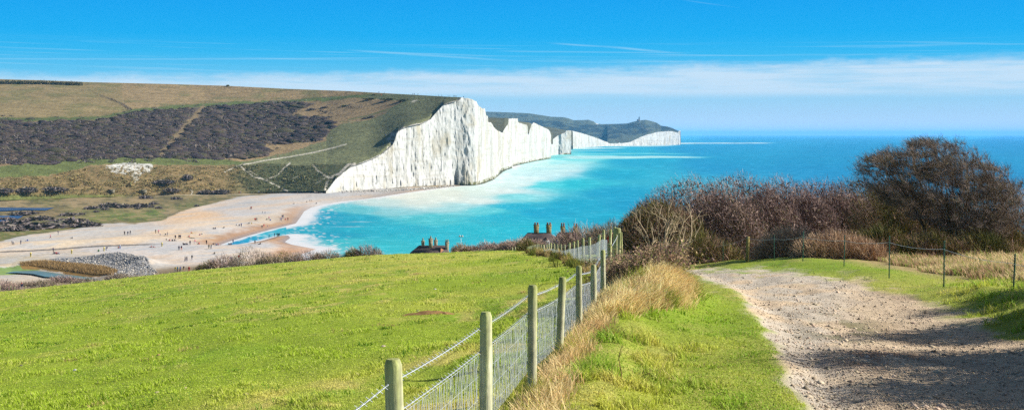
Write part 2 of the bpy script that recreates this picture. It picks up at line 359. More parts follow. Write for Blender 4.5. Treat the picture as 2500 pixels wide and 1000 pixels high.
BEACH = [(100, 585, 214, 206, 196), (20, 605, 228, 206, 178), (150, 598, 236, 214, 182), (300, 588, 236, 212, 180), (420, 570, 234, 206, 172), (520, 545, 228, 206, 180), (480, 528, 236, 200, 160), (330, 560, 206, 202, 198), (250, 572, 216, 208, 198),
         (600, 520, 214, 206, 200), (560, 560, 216, 210, 204), (640, 500, 212, 202, 192), (700, 485, 208, 200, 192), (800, 476, 200, 192, 184), (900, 470, 190, 184, 178), (1000, 462, 184, 178, 172), (1100, 452, 178, 172, 166), (660, 530, 222, 204, 180), (400, 600, 208, 204, 202), (250, 610, 204, 200, 198), (100, 618, 216, 204, 190),
         (330, 620, 222, 210, 200), (450, 620, 224, 210, 196), (560, 612, 220, 208, 196), (650, 606, 226, 208, 190), (640, 600, 206, 202, 200), (420, 650, 222, 204, 184), (520, 640, 220, 208, 198), (200, 632, 220, 206, 188), (60, 640, 206, 190, 160), (620, 640, 230, 204, 172), (690, 610, 226, 184, 150), (720, 605, 214, 170, 138), (640, 565, 230, 198, 162), (560, 580, 226, 198, 164)]
MARSH = [(30, 495, 176, 156, 116), (200, 492, 170, 150, 112), (340, 490, 168, 148, 108), (100, 484, 120, 124, 70), (300, 470, 128, 132, 74), (420, 490, 140, 128, 88), (520, 488, 138, 130, 86), (600, 478, 150, 138, 100), (460, 505, 124, 128, 74), (380, 520, 112, 132, 60), (300, 530, 122, 138, 66), (330, 510, 150, 140, 92),
         (420, 520, 160, 146, 112), (250, 515, 130, 134, 72), (200, 520, 140, 136, 84), (120, 520, 150, 132, 92), (60, 548, 128, 128, 80), (160, 545, 134, 136, 78), (230, 540, 140, 142, 76), (290, 545, 126, 122, 76), (0, 575, 124, 128, 66), (40, 530, 150, 136, 92), (700, 469, 180, 160, 130)]
wx = x + 30 * (fbm(x / 40, y / 7, 51) - .5); wy = y + 7 * (fbm(x / 50, y / 6, 52) - .5)
up = pl(wx, MARSH_EDGE) - wy
C = field(wx, wy, BEACH, 60, 9); C = C + (C.mean(-1, keepdims=True) - C) * .08; C = C * 1.08
band = fbm(x / 60 + .02 * y, (y + .09 * x) / 3.0, 55, 4)
C = mixc(C, s2l((232, 198, 160)), .45 * sst(.55, .75, band)); C = mixc(C, s2l((196, 200, 204)), .6 * sst(.47, .3, band))
mc = field(wx, wy, MARSH, 40, 9); mn = fbm(x / 14, y / 2.2, 53, 4); mc = mixc(mc, s2l((176, 152, 112)), sst(.52, .68, mn) * .7); mc = mixc(mc, s2l((96, 92, 66)), sst(.46, .32, mn) * .6); C = mixc(C, mc, sst(-1.5, 1.5, up))
sdv = shore_sd(V[..., 0], V[..., 1])
wet = sst(14, 3, sdv + 10 * (fbm(x / 20, y / 3, 57) - .5)) * sst(790, 690, x) ; C = mixc(C, s2l((190, 148, 112)), wet * .9)
C = mixc(C, s2l((150, 146, 150)), sst(4.5, 0, sdv) * .8 * sst(800, 700, x))
C = mixc(C, s2l((150, 128, 112)), sst(12, 2, sdv) * .45 * sst(840, 960, x))
d = dpoly(x, y, [(0, 617), (80, 613.5), (160, 609), (250, 603), (345, 598), (400, 596)]); C = mixc(C, s2l((118, 112, 106)), sst(2.0, .8, d + 1.3 * (fbm(x / 5, y / 2, 58) - .5)) * sst(430, 330, x))
for P, cc in (([(0, 629), (60, 627), (120, 623), (170, 619), (220, 616)], (176, 158, 122)),): C = mixc(C, s2l(cc), sst(1.2, .4, dpoly(x, y, P) + fbm(x / 4, y, 59)))
gr = inpoly(wx, wy, [(-50, 668), (0, 655), (45, 648), (90, 645), (100, 652), (60, 656), (0, 664)]); C = mixc(C, s2l((104, 150, 50)), gr * .8)
rd = inpoly(wx, wy, REEDS); C = mixc(C, s2l((160, 126, 72)), rd)
bl = inpoly(wx, wy, [(110, 634), (200, 632), (300, 638), (352, 648), (385, 664), (330, 676), (290, 672), (255, 656), (150, 642)]); C = mixc(C, s2l((170, 172, 176)), bl * .8)
C = mixc(C, s2l((150, 132, 104)), sst(668, 680, y + .11 * (x - 250)) * (x < 520) * (1 - inpoly(x, y, POND)))
pth = [(380, 477), (470, 476), (590, 474), (690, 468.5)]; C = mixc(C, s2l((206, 188, 156)), sst(1.6, .6, dpoly(x, y, pth)))
tag(mk('beach', V, gridf(*x.shape), M_valley, col=C / 1.75, smooth=True), 'pale shingle beach and marshy valley floor behind the bay', 'beach', kind='structure')
def sheet(name, P, z, col, label):
    xx, yy = np.array(P, float).T; XX, DD = sea_xy(xx, yy, z)
    return tag(mk(name, np.stack([XX, DD, 0 * XX + z], -1), np.arange(len(P))[None], pm(name + '_water', alb(col), rough=.3, spec=.3, bump=((.6, .6, .6), .1, .1), vary=[((.15, .05, .1), .7, 1.2)]), smooth=False), label, 'water', kind='structure')
sheet('pond', POND, 1.2, (126, 156, 146), 'shallow blue green pond edged with reeds behind the shingle bank')
sheet('river', LAGOON, 1.2, (52, 92, 140), 'dark blue river bend between tan reed banks'); sheet('river', LAGOON2, 1.2, (50, 108, 170), 'bright blue river water beside the marsh scrub')

# ================================================================== the big down with its slope facing us
CLIFF_T = [(795, 466), (803, 459), (820, 437), (840, 420), (862, 405), (880, 399), (900, 392), (930, 378), (945, 366), (958, 353), (963, 344), (970, 323), (985, 313), (1000, 308), (1030, 302), (1050, 292), (1065, 275), (1083, 256), (1100, 251), (1117, 246), (1126, 239), (1140, 240), (1155, 244), (1163, 248), (1167, 257), (1175, 263), (1184, 266), (1187, 281), (1192, 285), (1191.5, 297), (1201, 300), (1205, 310), (1214, 318), (1226, 324), (1243, 331), (1250, 340)]
CLIFF_B = [(795, 467), (860, 466.5), (930, 463), (1000, 457), (1060, 451.5), (1105, 447), (1113, 448), (1120, 451), (1140, 452.5), (1165, 452), (1173, 449), (1190, 444), (1210, 437), (1215, 430), (1222, 419), (1250, 409)]
FOOT = [(-700, 500), (0, 489), (200, 482), (380, 476), (580, 472.5), (690, 467.5), (795, 466)]
CREST = [(-700, 186), (0, 193.5), (100, 196), (210, 200.5), (400, 205), (550, 209.5), (700, 217), (850, 222.5), (900, 225.5), (1000, 231), (1080, 235.5), (1126, 238)]
CLIFF_D = [(795, 850), (830, 880), (862, 905), (900, 926), (960, 958), (1000, 982), (1060, 1018), (1105, 1040), (1125, 1047), (1150, 1052), (1168, 1060), (1176, 1082), (1190, 1122), (1210, 1200), (1215, 1240), (1222, 1400), (1250, 1600)]
_cx = np.arange(700, 1300, 1.0); _cd = np.convolve(np.pad(pl(_cx, CLIFF_D), 12, 'edge'), np.ones(25) / 25, 'valid')
def cliffD(x): return np.interp(x, _cx, _cd)
def hill_lim(x):
    yf = np.where(x < 795, pl(x, FOOT), pl(x, CLIFF_T)); Df = np.where(x < 795, F * (EZ - np.interp(x, [600, 795], [2.4, 4.2])) / (yf - HY + 1e-6), cliffD(x) + .5)
    yc = pl(x, CREST); Dc = np.maximum(pl(x, [(-700, 1560), (0, 1500), (500, 1430), (800, 1290), (1000, 1150), (1126, 1056)]), Df + 2)
    return yf, Df, yc, Dc
_t = np.linspace(0, 1, 101); _g = np.interp(_t, [0, .1, .2, .28, .4, .68, 1], [0, .025, .055, .1, .2, .53, 1]); _g = np.convolve(np.pad(_g, 6, 'edge'), np.ones(13) / 13, 'valid'); _g = (_g - _g[0]) / (_g[-1] - _g[0])
_sx = np.arange(-760, 1200, 2.0); _k = np.hanning(81); _k /= _k.sum()
def _sh(v): return np.convolve(np.pad(v, 40, 'edge'), _k, 'valid')
_L = hill_lim(np.minimum(_sx, 1124.)); _SYF, _SDF = _sh(_L[0]), _sh(_L[1])
def hillD(x, y):
    x, y = np.broadcast_arrays(np.asarray(x, float), np.asarray(y, float)); yf, Df, yc, Dc = hill_lim(x); s = sst(690, 850, x) * sst(1122, 1100, x)
    b = sst(300, 1000, x)
    def ev(yf_, Df_):
        t = np.clip((yf_ - y) / (yf_ - yc + 1e-6), -.2, 1); return 1 / (1 / Df_ + (1 / Dc - 1 / Df_) * (np.interp(np.maximum(t, 0), _t, _g) * (1 - b) + t * b))
    return ev(yf, Df) * (1 - s * (e := sst(0, 13, yf - y))) + ev(np.interp(x, _sx, _SYF), np.interp(x, _sx, _SDF)) * s * e
xs = np.concatenate([np.arange(-700, 0, 14), np.arange(0, 1127, 2.0)]); nr = 190
tt = np.linspace(0, 1, nr)[:, None]; x = np.broadcast_to(xs, (nr, len(xs))); yf, Df, yc, Dc = hill_lim(xs)
y = yf + (yc - yf) * tt; D = hillD(x, y); V = Wp(x, y, D)
V[..., 2] += (1.0 * (fbm(V[..., 0] / 22, V[..., 1] / 30, 61) - .5) * sst(0, .05, tt) * sst(1, .93, tt))
back = [V]
for dd, dz in ((25, .4), (80, 3.5), (250, 22), (600, 80)):
    b = V[-1].copy(); b[:, 0] *= (b[:, 1] + dd) / b[:, 1]; b[:, 1] += dd; b[:, 2] -= dz; back.append(b[None])
wx = x + 14 * (fbm(x / 20, y / 9, 71) - .5) + 6 * (fbm(x / 5, y / 3, 72) - .5); wy = y + 7 * (fbm(x / 24, y / 8, 73) - .5) + 3 * (fbm(x / 5, y / 3, 74) - .5)
n1 = fbm(x / 45, y / 8, 75); n2 = fbm(x / 8, y / 3.0, 76)
UPL = [(-700, 292), (0, 290), (240, 287), (330, 268), (500, 254), (700, 246.5), (850, 236), (900, 232.5), (960, 233), (1126, 242)]
SCRUB = [(-700, 300), (0, 296), (120, 297), (235, 296), (330, 275), (480, 262), (640, 252), (725, 250), (770, 254), (740, 262), (720, 275), (700, 285), (740, 284), (790, 285), (814, 298), (806, 315), (795, 333), (770, 345), (700, 350), (640, 352), (655, 372), (640, 380), (560, 385), (520, 388), (400, 386), (280, 384), (200, 387), (150, 396), (50, 401), (0, 398), (-700, 410)]
GREEN_DOWN = [(1000, 228), (1130, 232), (1130, 480), (860, 470), (790, 412), (560, 402), (540, 398), (640, 388), (700, 372), (790, 345), (805, 318), (830, 303), (900, 296), (960, 262), (985, 246), (900, 240), (900, 233)]
TERRACE = [(-700, 440), (0, 406), (90, 398), (200, 388), (300, 383), (380, 384), (560, 389), (610, 398), (560, 403), (380, 404), (300, 399), (230, 403), (110, 430), (0, 433), (-700, 470)]
SCAR = [(254, 407), (300, 396), (362, 398), (376, 403), (370, 420), (345, 424), (338, 445), (328, 447), (322, 430), (300, 424), (270, 420)]
C = np.broadcast_to(s2l((164, 141, 104)), x.shape + (3,)).copy()
upper = wy < pl(wx, UPL)
C[upper] = s2l((176, 152, 110)); C = mixc(C, s2l((130, 130, 80)), upper * sst(.48, .70, n1) * .7); C = mixc(C, s2l((140, 122, 86)), upper * sst(.5, .66, fbm(x / 5, y / 1.6, 80, 3)) * .5)
C = mixc(C, s2l((138, 132, 80)), upper * (x < 300) * .3)
C = mixc(C, s2l((96, 116, 62)), sst(6, 2, np.abs(wy - pl(wx, UPL) - 2)) * .9 * sst(1100, 900, x))
C = mixc(C, s2l((124, 130, 92)), inpoly(wx, wy, GREEN_DOWN) * (.85 + .15 * n2))
C = mixc(C, s2l((150, 132, 98)), inpoly(wx, wy, [(868, 296), (905, 279), (958, 262), (940, 277), (915, 289), (895, 294)]))
C = mixc(C, s2l((110, 122, 74)), sst(2.2, .8, dpoly(x, y, [(850, 292), (900, 283), (960, 262), (990, 248)])) * .8); C = mixc(C, s2l((130, 134, 92)), sst(1.4, .5, dpoly(x, y, [(830, 297), (880, 298), (970, 299), (985, 304)])) * .8)
C = mixc(C, s2l((96, 88, 84)), inpoly(wx, wy, SCRUB) * (.75 + .25 * n2))
C = mixc(C, s2l((150, 131, 98)), sst(8, 4, dpoly(wx, y, [(384, 392), (412, 352), (455, 305), (498, 262)])) * .95)
C = mixc(C, s2l((112, 124, 70)), inpoly(wx, wy, TERRACE) * .95)
bank_ = wy > np.where(x < 620, pl(x, [(-700, 470), (0, 434), (110, 431), (230, 404), (380, 405), (560, 404), (620, 402)]), 401)
C = mixc(C, s2l((150, 128, 88)), bank_ * 1.0 * (x < 900)); C = mixc(C, s2l((82, 92, 62)), bank_ * sst(520, 660, wx + 40 * (n1 - .5)) * (.65 + .5 * n2) * (x < 900)); C = mixc(C, s2l((88, 96, 60)), bank_ * sst(.5, .7, n2) * .5)
C = mixc(C, s2l((110, 128, 62)), sst(470, 478, y) * sst(420, 200, x) * .7)
C = mixc(C, s2l((226, 224, 214)), inpoly(wx, wy, SCAR) * sst(.42, .58, fbm(x / 4, y / 4.5, 79, 3) + .22 * sst(424, 398, y)))
for P, ww, kk in (([(548, 420), (570, 409), (590, 402), (640, 393), (700, 384), (770, 371), (845, 352)], 1.7, .95), ([(588, 407), (605, 420), (622, 432), (650, 441), (680, 455), (702, 466)], 2.2, 1), ([(600, 410), (640, 437)], 1.2, .7), ([(650, 440), (676, 428), (692, 412), (708, 398)], 2.4, .9),
                  ([(764, 402), (774, 416), (790, 427), (803, 434)], 2.6, 1), ([(803, 434), (798, 446), (794, 462)], 4, .9), ([(803, 436), (830, 423), (850, 402), (866, 400)], 4, .9), ([(770, 447), (792, 436)], 1.5, .7), ([(715, 436), (728, 431)], 1.5, .6), ([(466, 476), (470, 468), (466, 462)], 1.6, .8), ([(1008, 246), (1018, 245)], 1.6, .9), ([(1004, 249), (1014, 249)], 1.2, .8)):
    C = mixc(C, s2l((224, 216, 198)), sst(ww, ww * .4, dpoly(x, y, P) + 1.2 * (fbm(x / 4, y / 2, 77) - .5)) * kk)
# chalk showing through along the cliff edge
ed = y - pl(x, CLIFF_T); C = mixc(C, s2l((222, 218, 208)), sst(-3.2, -.4, ed + 6.0 * (fbm(x / 7, y / 2.5, 78) - .5)) * (x > 800) * .95)
C = mixc(C, s2l((214, 208, 196)), inpoly(wx, wy, [(955, 324), (970, 320), (966, 345), (955, 362), (940, 372), (950, 350), (946, 340)]) * sst(.4, .55, n2) * .9)
C = np.concatenate([C / LIT] + [C[-1:] / LIT] * 4)
VV = np.concatenate(back)
tag(mk('hill', VV, gridf(VV.shape[0], VV.shape[1]), M_hill, col=C, smooth=True), 'broad rounded downland hill of tan grass, dark scrub and green turf above the beach', 'hill', kind='structure')

# ================================================================== chalk cliffs
def cliff(name, label, top, bot, x0, x1, dx, rows, seed, amp, z0=0., fl=9., df=None, beach=None, back=60, tint=1.):
    xs = np.arange(x0, x1 + .01, dx); yt = pl(xs, top) ; yb = pl(xs, bot)
    D0 = np.convolve(np.pad(F * (EZ - z0) / (yb - HY), 7, 'edge'), np.hanning(17)[1:-1] / np.hanning(17).sum(), 'valid') if df is None else df(xs); Xb = (xs - CX) / F * D0
    s = np.concatenate([[0], np.cumsum(np.hypot(np.diff(Xb), np.minimum(np.abs(np.diff(D0)), 60)))])
    yt = yt + (fbm(s / 5., 0 * s, seed + 9, 3) - .5) * 4.2 * np.minimum(1, 1100 / D0) * sst(0, 12, yb - yt)
    t = np.linspace(0, 1, rows)[:, None]
    y = yb + (yt - yb) * t; H = (yb - yt) / F * D0
    S = np.broadcast_to(s, y.shape); Zm = t * H
    wS = S + 2.2 * (fbm(S / 7, Zm / 9, seed + 1) - .5)
    ridge = 1 - np.abs(2 * fbm(wS / (fl * 2.4), Zm / 130 + .1, seed + 2, 3) - 1)              # buttresses
    flute = 1 - np.abs(2 * fbm(wS / (fl * .55), Zm / 60, seed + 3, 3) - 1)
    rough = fbm(S / 2.6, Zm / 5, seed + 4, 4) - .5
    foot = np.exp(-t * 5.5)
    off = -amp * (1.5 * (ridge - .6) * (.4 + .6 * (1 - t)) + .30 * (flute - .6)) - amp * .55 * rough + amp * .5 * t - amp * 1.1 * foot * (ridge + .3 * rough) * .8
    if name == 'chalk_cliff' and df is not None:      # dark recess and the buttress beside it at the cliff foot
        off = off + 6 * np.exp(-((xs - 1113) / 4.5) ** 2) * sst(.20, .05, t) - 6 * np.exp(-((xs - 1146) / 20) ** 2) * sst(.42, 0, t) - 5 * np.exp(-((xs - 1182) / 8) ** 2) * sst(.4, 0, t)
    fade = np.minimum(1, H / 14)
    D = D0 + off * fade + np.clip((S * 0 + t) * 3, 0, 3)
    V = Wp(np.broadcast_to(xs, y.shape), y, D)
    V[0, :, 2] = -3
    parts = [V]; top_ = V[-1]
    for dd in (4, back): b = top_.copy(); b[:, 0] *= (b[:, 1] + dd) / b[:, 1]; b[:, 1] += dd; b[:, 2] -= .2 * dd; parts.append(b[None])
    n = fbm(wS / 5.2 + 3 * fbm(S / 9, Zm / 14, seed + 15), Zm / 30, seed + 5, 4); n3 = fbm(wS / 11, Zm / 60, seed + 6, 3); st = fbm(S / 30, Zm / 1.3, seed + 7, 2)
    C = np.broadcast_to(s2l((243, 243, 238)), y.shape + (3,)).copy()
    C = mixc(C, s2l((196, 196, 186)), sst(.50, .75, n) * .6); C = mixc(C, s2l((204, 192, 160)), sst(.56, .72, n3) * sst(.35, .6, n) * .6)
    C = mixc(C, s2l((176, 178, 172)), sst(.60, .78, fbm(S / 1.6, Zm / 2.6, seed + 8, 3)) * .55 * sst(.38, .6, n3))
    C = mixc(C, s2l((206, 200, 184)), sst(.58, .76, st) * .4); C = mixc(C, s2l((206, 190, 150)), sst(.60, .76, fbm(S / 14, Zm / 18, seed + 21)) * .4); C = mixc(C, s2l((186, 190, 184)), sst(.5, .68, fbm(S / 6, Zm / 8, seed + 22, 4)) * sst(.75, .2, t) * .45)
    if beach: # green weed on the wave-washed foot
        lo = Zm < 3.2 + 3 * (fbm(S / 4, Zm, seed + 10) - .5)
        C = mixc(C, s2l((120, 122, 60)), lo * sst(beach[0], beach[0] + 4, np.broadcast_to(xs, y.shape)) * sst(.38, .55, fbm(S / 3, Zm / 2, seed + 12)) * .9)
        C = mixc(C, s2l((70, 74, 58)), (Zm < 1.1) * sst(beach[0], beach[0] + 4, np.broadcast_to(xs, y.shape)) * .8)
    C = C * .49 * tint
    capc = np.broadcast_to(alb(96, 104, 74), (len(xs), 3))[None]
    V = np.concatenate(parts); C = np.concatenate([C, C[-1:] * .7 + .3 * capc, capc])
    tag(mk(name, V, gridf(V.shape[0], V.shape[1]), M_chalk, col=C, smooth=True), label, 'cliff', 'white chalk cliffs along the bay', kind='structure')
cliff('chalk_cliff', 'tallest white chalk cliff rising straight from the shingle beach', CLIFF_T, CLIFF_B, 796, 1250, 1.0, 110, 100, 5.0, 1.2, 10, beach=(1118,), df=cliffD)
C2T = [(1227, 325), (1229, 318), (1234, 312), (1240, 303), (1242, 297), (1238, 292), (1241, 289.5), (1264, 289), (1265, 299), (1275, 302), (1286, 305), (1288, 309), (1288.5, 326), (1290, 330), (1293, 318), (1298, 304), (1303, 299), (1315, 305), (1330, 312), (1338, 315), (1343, 322), (1345, 330)]
C2B = [(1227, 410), (1248, 407), (1268, 402), (1290, 397), (1312, 392.5), (1340, 388), (1346, 386.5)]
cliff('chalk_cliff', 'second chalk cliff with two jagged white tops behind the tallest one', C2T, C2B, 1227, 1346, .8, 70, 140, 6, 0, 14, beach=(1250,))
C3T = [(1345, 344), (1350, 340), (1360, 332), (1372, 326), (1380, 324), (1382, 319), (1388, 318.5), (1395, 319.5)]; C3B = [(1345, 380), (1360, 377.5), (1371, 377.5), (1396, 377)]
cliff('chalk_cliff', 'short white chalk headland with a grey stripe beyond the jagged cliff', C3T, C3B, 1345, 1395, .8, 40, 170, 5, 0, 14, beach=(1371,))
C3bT = [(1385, 318.5), (1400, 320), (1420, 325), (1445, 333), (1465, 340), (1481, 346.5), (1484, 347)]; C3bB = [(1385, 363.5), (1400, 361), (1440, 358.5), (1484, 356)]
cliff('chalk_cliff', 'long low white cliff tapering down to the seaside gap', C3bT, C3bB, 1385, 1484, 1.0, 36, 190, 9, 1, 24)
C4T = [(1481, 347), (1488, 350), (1510, 350), (1512, 347.5), (1514, 350), (1538, 347), (1546, 343), (1555, 339), (1565, 334), (1580, 328.5), (1605, 322.5), (1625, 320.5), (1640, 320.5), (1653, 324), (1655, 324.5), (1656, 320), (1661, 318)]; C4B = [(1481, 356), (1540, 355), (1600, 354), (1661, 353)]
cliff('chalk_cliff', 'straight white cliff at the tip of the far headland', C4T, C4B, 1481, 1661, 1.2, 34, 210, 12, 1, 26)

def ridge_hill(name, label, crest, ybot, x0, x1, dx, Db, Dc, paint, rows=40, rough=2.):
    xs = np.arange(x0, x1 + .01, dx); t = np.linspace(0, 1, rows)[:, None]
    yc = pl(xs, crest); y = ybot + (yc - ybot) * t; D = Db(xs) + (Dc(xs) - Db(xs)) * t ** 1.1; x = np.broadcast_to(xs, y.shape)
    V = Wp(x, y, D); V[..., 2] += rough * (fbm(V[..., 0] / 40, V[..., 1] / 90, 91) - .5) * sst(1, .9, t)
    parts = [V]
    for dd, dz in ((60, 2), (500, 60)): b = V[-1].copy(); b[:, 0] *= (b[:, 1] + dd) / b[:, 1]; b[:, 1] += dd; b[:, 2] -= dz; parts.append(b[None])
    C = paint(x, y) / LIT; V = np.concatenate(parts); C = np.concatenate([C, C[-1:], C[-1:]])
    return tag(mk(name, V, gridf(V.shape[0], V.shape[1]), M_hill, col=C, smooth=True), label, 'hill', kind='structure')
c2d = lambda x: F * EZ / (pl(x, C2B) - HY)
turf = lambda x, y: mixc(np.broadcast_to(s2l((100, 106, 84)), x.shape + (3,)), s2l((112, 108, 84)), fbm(x / 30, y / 4, 95))
ridge_hill('hill', 'grey green turf saddle behind the jagged white cliff tops', [(1180, 286), (1195, 287), (1240, 288.5), (1262, 296), (1275, 297.5), (1292, 299), (1300, 303), (1325, 314), (1350, 325)], 352., 1180, 1350, 2, lambda x: c2d(np.maximum(x, 1232)) + 15, lambda x: c2d(np.maximum(x, 1232)) + 330, turf, rough=1)
ridge_hill('hill', 'smooth turf slope behind the short chalk headland', [(1325, 308), (1345, 311.5), (1362, 314), (1380, 317.5), (1392, 318.5), (1400, 322)], 356., 1325, 1400, 2, lambda x: x * 0 + 2860, lambda x: x * 0 + 3250, turf, rough=1)
def far_paint(x, y):
    wx = x + 24 * (fbm(x / 30, y / 8, 96) - .5); wy = y + 5 * (fbm(x / 20, y / 6, 97) - .5)
    C = np.broadcast_to(s2l((98, 106, 84)), x.shape + (3,)).copy(); n = fbm(x / 16, y / 3, 98)
    dk = inpoly(wx, wy, [(1250, 298), (1330, 292), (1420, 305), (1470, 305), (1540, 301), (1575, 306), (1610, 314), (1590, 322), (1540, 330), (1490, 340), (1460, 335), (1400, 322), (1300, 312)])
    C = mixc(C, s2l((34, 42, 38)), dk * sst(.30, .52, n) * .9); C = mixc(C, s2l((40, 48, 46)), inpoly(wx, wy, [(1190, 278), (1300, 281), (1310, 285), (1200, 281)]) * sst(.4, .55, n))
    C = mixc(C, s2l((56, 62, 52)), inpoly(wx, wy, [(1545, 302), (1600, 302), (1660, 318), (1640, 318), (1600, 312)]) * .5)
    C = mixc(C, s2l((240, 236, 228)), inpoly(x, y, [(1453, 298), (1460, 299), (1462, 304), (1457, 304)]) * 1.)
    return mixc(C, s2l((150, 140, 110)), sst(1., .4, dpoly(x, y, [(1550, 304), (1575, 314), (1590, 320)])) * .5)
FARC = [(1180, 272.5), (1230, 274), (1290, 276.5), (1320, 281), (1345, 285), (1375, 286), (1385, 288), (1400, 293.5), (1425, 293), (1436, 292.5), (1448, 296), (1458, 302), (1470, 303), (1500, 302.5), (1530, 301.5), (1545, 297.5), (1558, 294.5), (1576, 292.5), (1590, 295.5), (1604, 300), (1614, 307), (1630, 309), (1640, 312), (1648, 316), (1656, 319), (1662, 321)]
fard = lambda x: F * (EZ - 1) / (pl(x, C4B) - HY)
ridge_hill('hill', 'hazy blue green headland on the horizon carrying a lighthouse', FARC, 352., 1180, 1662, 2, lambda x: np.where(x < 1481, 5200, fard(x) + 25), lambda x: np.interp(x, [1180, 1600, 1662], [6900, 6500, 5720]), far_paint, 46, 14.)
# ================================================================== near hillside: field, verge, path
_tx = [-900, -600, 0, 490, 920, 1100, 1210, 1300, 1400, 1500, 1640, 1830, 1960, 2170, 2304, 2473, 2900, 3600]
_ts = [.124, .118, .106, .088, .0757, .0725, .070, .066, .062, .060, .063, .058, .055, .055, .055, .055, .052, .05]
_tcv = [.00006, .00006, .00006, .00006, .00006, .00007, .000076, .0001, .00015, .00018, .00018, .0002, .0002, .0002, .0002, .0002, .0002, .0002]
_gx = np.arange(-900, 3601, 10.)
def _sm(v): v = np.interp(_gx, _tx, v); k = np.hanning(25); k /= k.sum(); return np.convolve(np.pad(v, 12, 'edge'), k, 'valid')
_gs, _gc = _sm(_ts), _sm(_tcv)
def fence_x(Y):
    Y = np.asarray(Y, float)
    return np.where(Y < 28, -.61 + (Y - 6.67) * .1368, np.where(Y < 41, 2.308 + (Y - 28) * (3.24 - 2.308) / 13, 3.24 - .0212 * (Y - 41)))
PATH = [(1990, 1400), (1948, 1005), (1932, 960), (1912, 900), (1884, 850), (1852, 790), (1817, 745), (1782, 710), (1737, 688), (1692, 673), (1655, 666), (1625, 661), (1590, 657),
        (1590, 652), (1650, 654), (1720, 656), (1790, 661), (1850, 658), (1900, 661), (1960, 667), (2030, 677), (2120, 693), (2200, 717), (2260, 741), (2310, 762), (2360, 776), (2420, 798), (2520, 836), (2700, 905), (3200, 1050), (3200, 1400)]
PATHP = np.array(PATH, float)
def gbase(X, Y):
    xp = np.clip(CX + F * X / Y, -900, 3600); return EZ - (1.95 + np.interp(xp, _gx, _gs) * Y + np.interp(xp, _gx, _gc) * Y * Y)
def path_px(X, Y):
    z = gbase(X, Y); return CX + F * X / Y, HY + F * (EZ - z) / Y
def path_mask(X, Y):
    """1 inside the track, soft edge about .25 m"""
    xp, yp = path_px(X, Y); X, Y = np.asarray(X, float), np.asarray(Y, float)
    wob = (fbm(X / .5, Y / 1.1, 201, 3) - .5) * .5
    d = dpoly(xp, yp, PATHP) * Y / F; d = np.where(inpoly(xp, yp, PATHP), d, -d)
    return sst(-.14, .14, d + wob) * (Y < 62), d
def gz(X, Y):
    X, Y = np.asarray(X, float), np.asarray(Y, float); z = gbase(X, Y)
    m, d = path_mask(X, Y)
    rough = (fbm(X / 1.1, Y / 1.6, 203, 4) - .5) * .16 + (fbm(X / 6, Y / 9, 204, 3) - .5) * .3 * sst(6, 20, Y)
    z = z + rough * (1 - .75 * m) * sst(190, 120, Y)
    z = z - .13 * sst(-.1, .5, d) * (Y < 62)
    z = z + m * ((fbm(X / .35, Y / .5, 205, 3) - .5) * .05 + (fbm(X / 1.4, Y / 2.6, 206, 3) - .5) * .14 + .05 * np.sin((d - .3) * 3.4) * sst(.3, 1., d) + .09 * sst(.56, .66, fbm(X / .5, Y / 1.1, 207, 3)) * sst(1.4, 2.4, d))
    xp, yp = CX + F * X / Y, HY + F * (EZ - z) / Y
    right = (d < 0) & (xp > np.interp(yp, [652, 657, 661, 666, 673, 688, 710, 745, 790, 850, 900, 960, 1400], [1400, 1640, 1700, 1730, 1780, 1850, 1900, 1960, 2020, 2060, 2080, 2100, 2200]))
    z = z + right * sst(0, .5, -d) * sst(2050, 2450, xp) * .30 * sst(40, 25, Y)                 # bank beside the track
    z = z + right * sst(0, .45, -d) * .22 * sst(1640, 1800, xp) * sst(2300, 2000, xp) * sst(62, 57, Y)
    fx = fence_x(Y); z = z + .16 * np.exp(-((X - fx - .5) / .5) ** 2) * sst(4, 8, Y) * sst(26, 18, Y)
    mound = np.exp(-(((X - fx - 1.0) / 1.0) ** 2) - ((Y - 25) / 4.5) ** 2); z = z + .75 * mound
    return z
xs = np.concatenate([np.arange(-900, -100, 20), np.arange(-100, 1180, 6), np.arange(1180, 2620, 4), np.arange(2620, 3601, 20)])
Ds = np.concatenate([np.geomspace(1.2, 6, 24)[:-1], np.geomspace(6, 70, 330)[:-1], np.geomspace(70, 420, 130)])
x, D = np.meshgrid(xs, Ds); X = (x - CX) / F * D; V = np.stack([X, D, gz(X, D)], -1)
pm_, pd_ = path_mask(X, D); XP, YP = path_px(X, D)
left = X < fence_x(D)
G1 = fbm(X / 3.5, D / 6, 211, 4); G2 = fbm(X / 12, D / 20, 212, 3); G3 = fbm(X / .35, D / .6, 213, 3)
def turf_col(X, Y):
    g1 = fbm(X / 2.6, Y / 4.5, 211, 4); g2 = fbm(X / 12, Y / 22, 212, 3); g3 = fbm(X / .5, Y / .9, 213, 3)
    c = np.broadcast_to(s2l((150, 176, 50)), np.shape(X) + (3,)).copy()
    c = mixc(c, s2l((190, 194, 88)), sst(.40, .62, g2) * .8); c = mixc(c, s2l((122, 162, 40)), sst(.52, .74, g1) * .6)
    c = mixc(c, s2l((204, 194, 116)), sst(.5, .72, g3) * sst(.4, .62, g1 * .5 + g2 * .5) * .75)
    return mixc(c, s2l((180, 192, 78)), sst(40, 130, Y) * .4) * [1.17, 1.10, 1.02]
C = turf_col(X, D)
verge = ~left & (pm_ < .5)
C = mixc(C, s2l((120, 150, 44)), verge * .3)
MEAD = [(1600, 622), (1830, 636), (1960, 634), (2060, 650), (2170, 668), (2304, 694), (2473, 712), (2700, 730)]
C = mixc(C, s2l((196, 168, 122)), verge * (XP > 1780) * (D < 120) * sst(6, -22, YP - pl(XP, MEAD)) * .85)
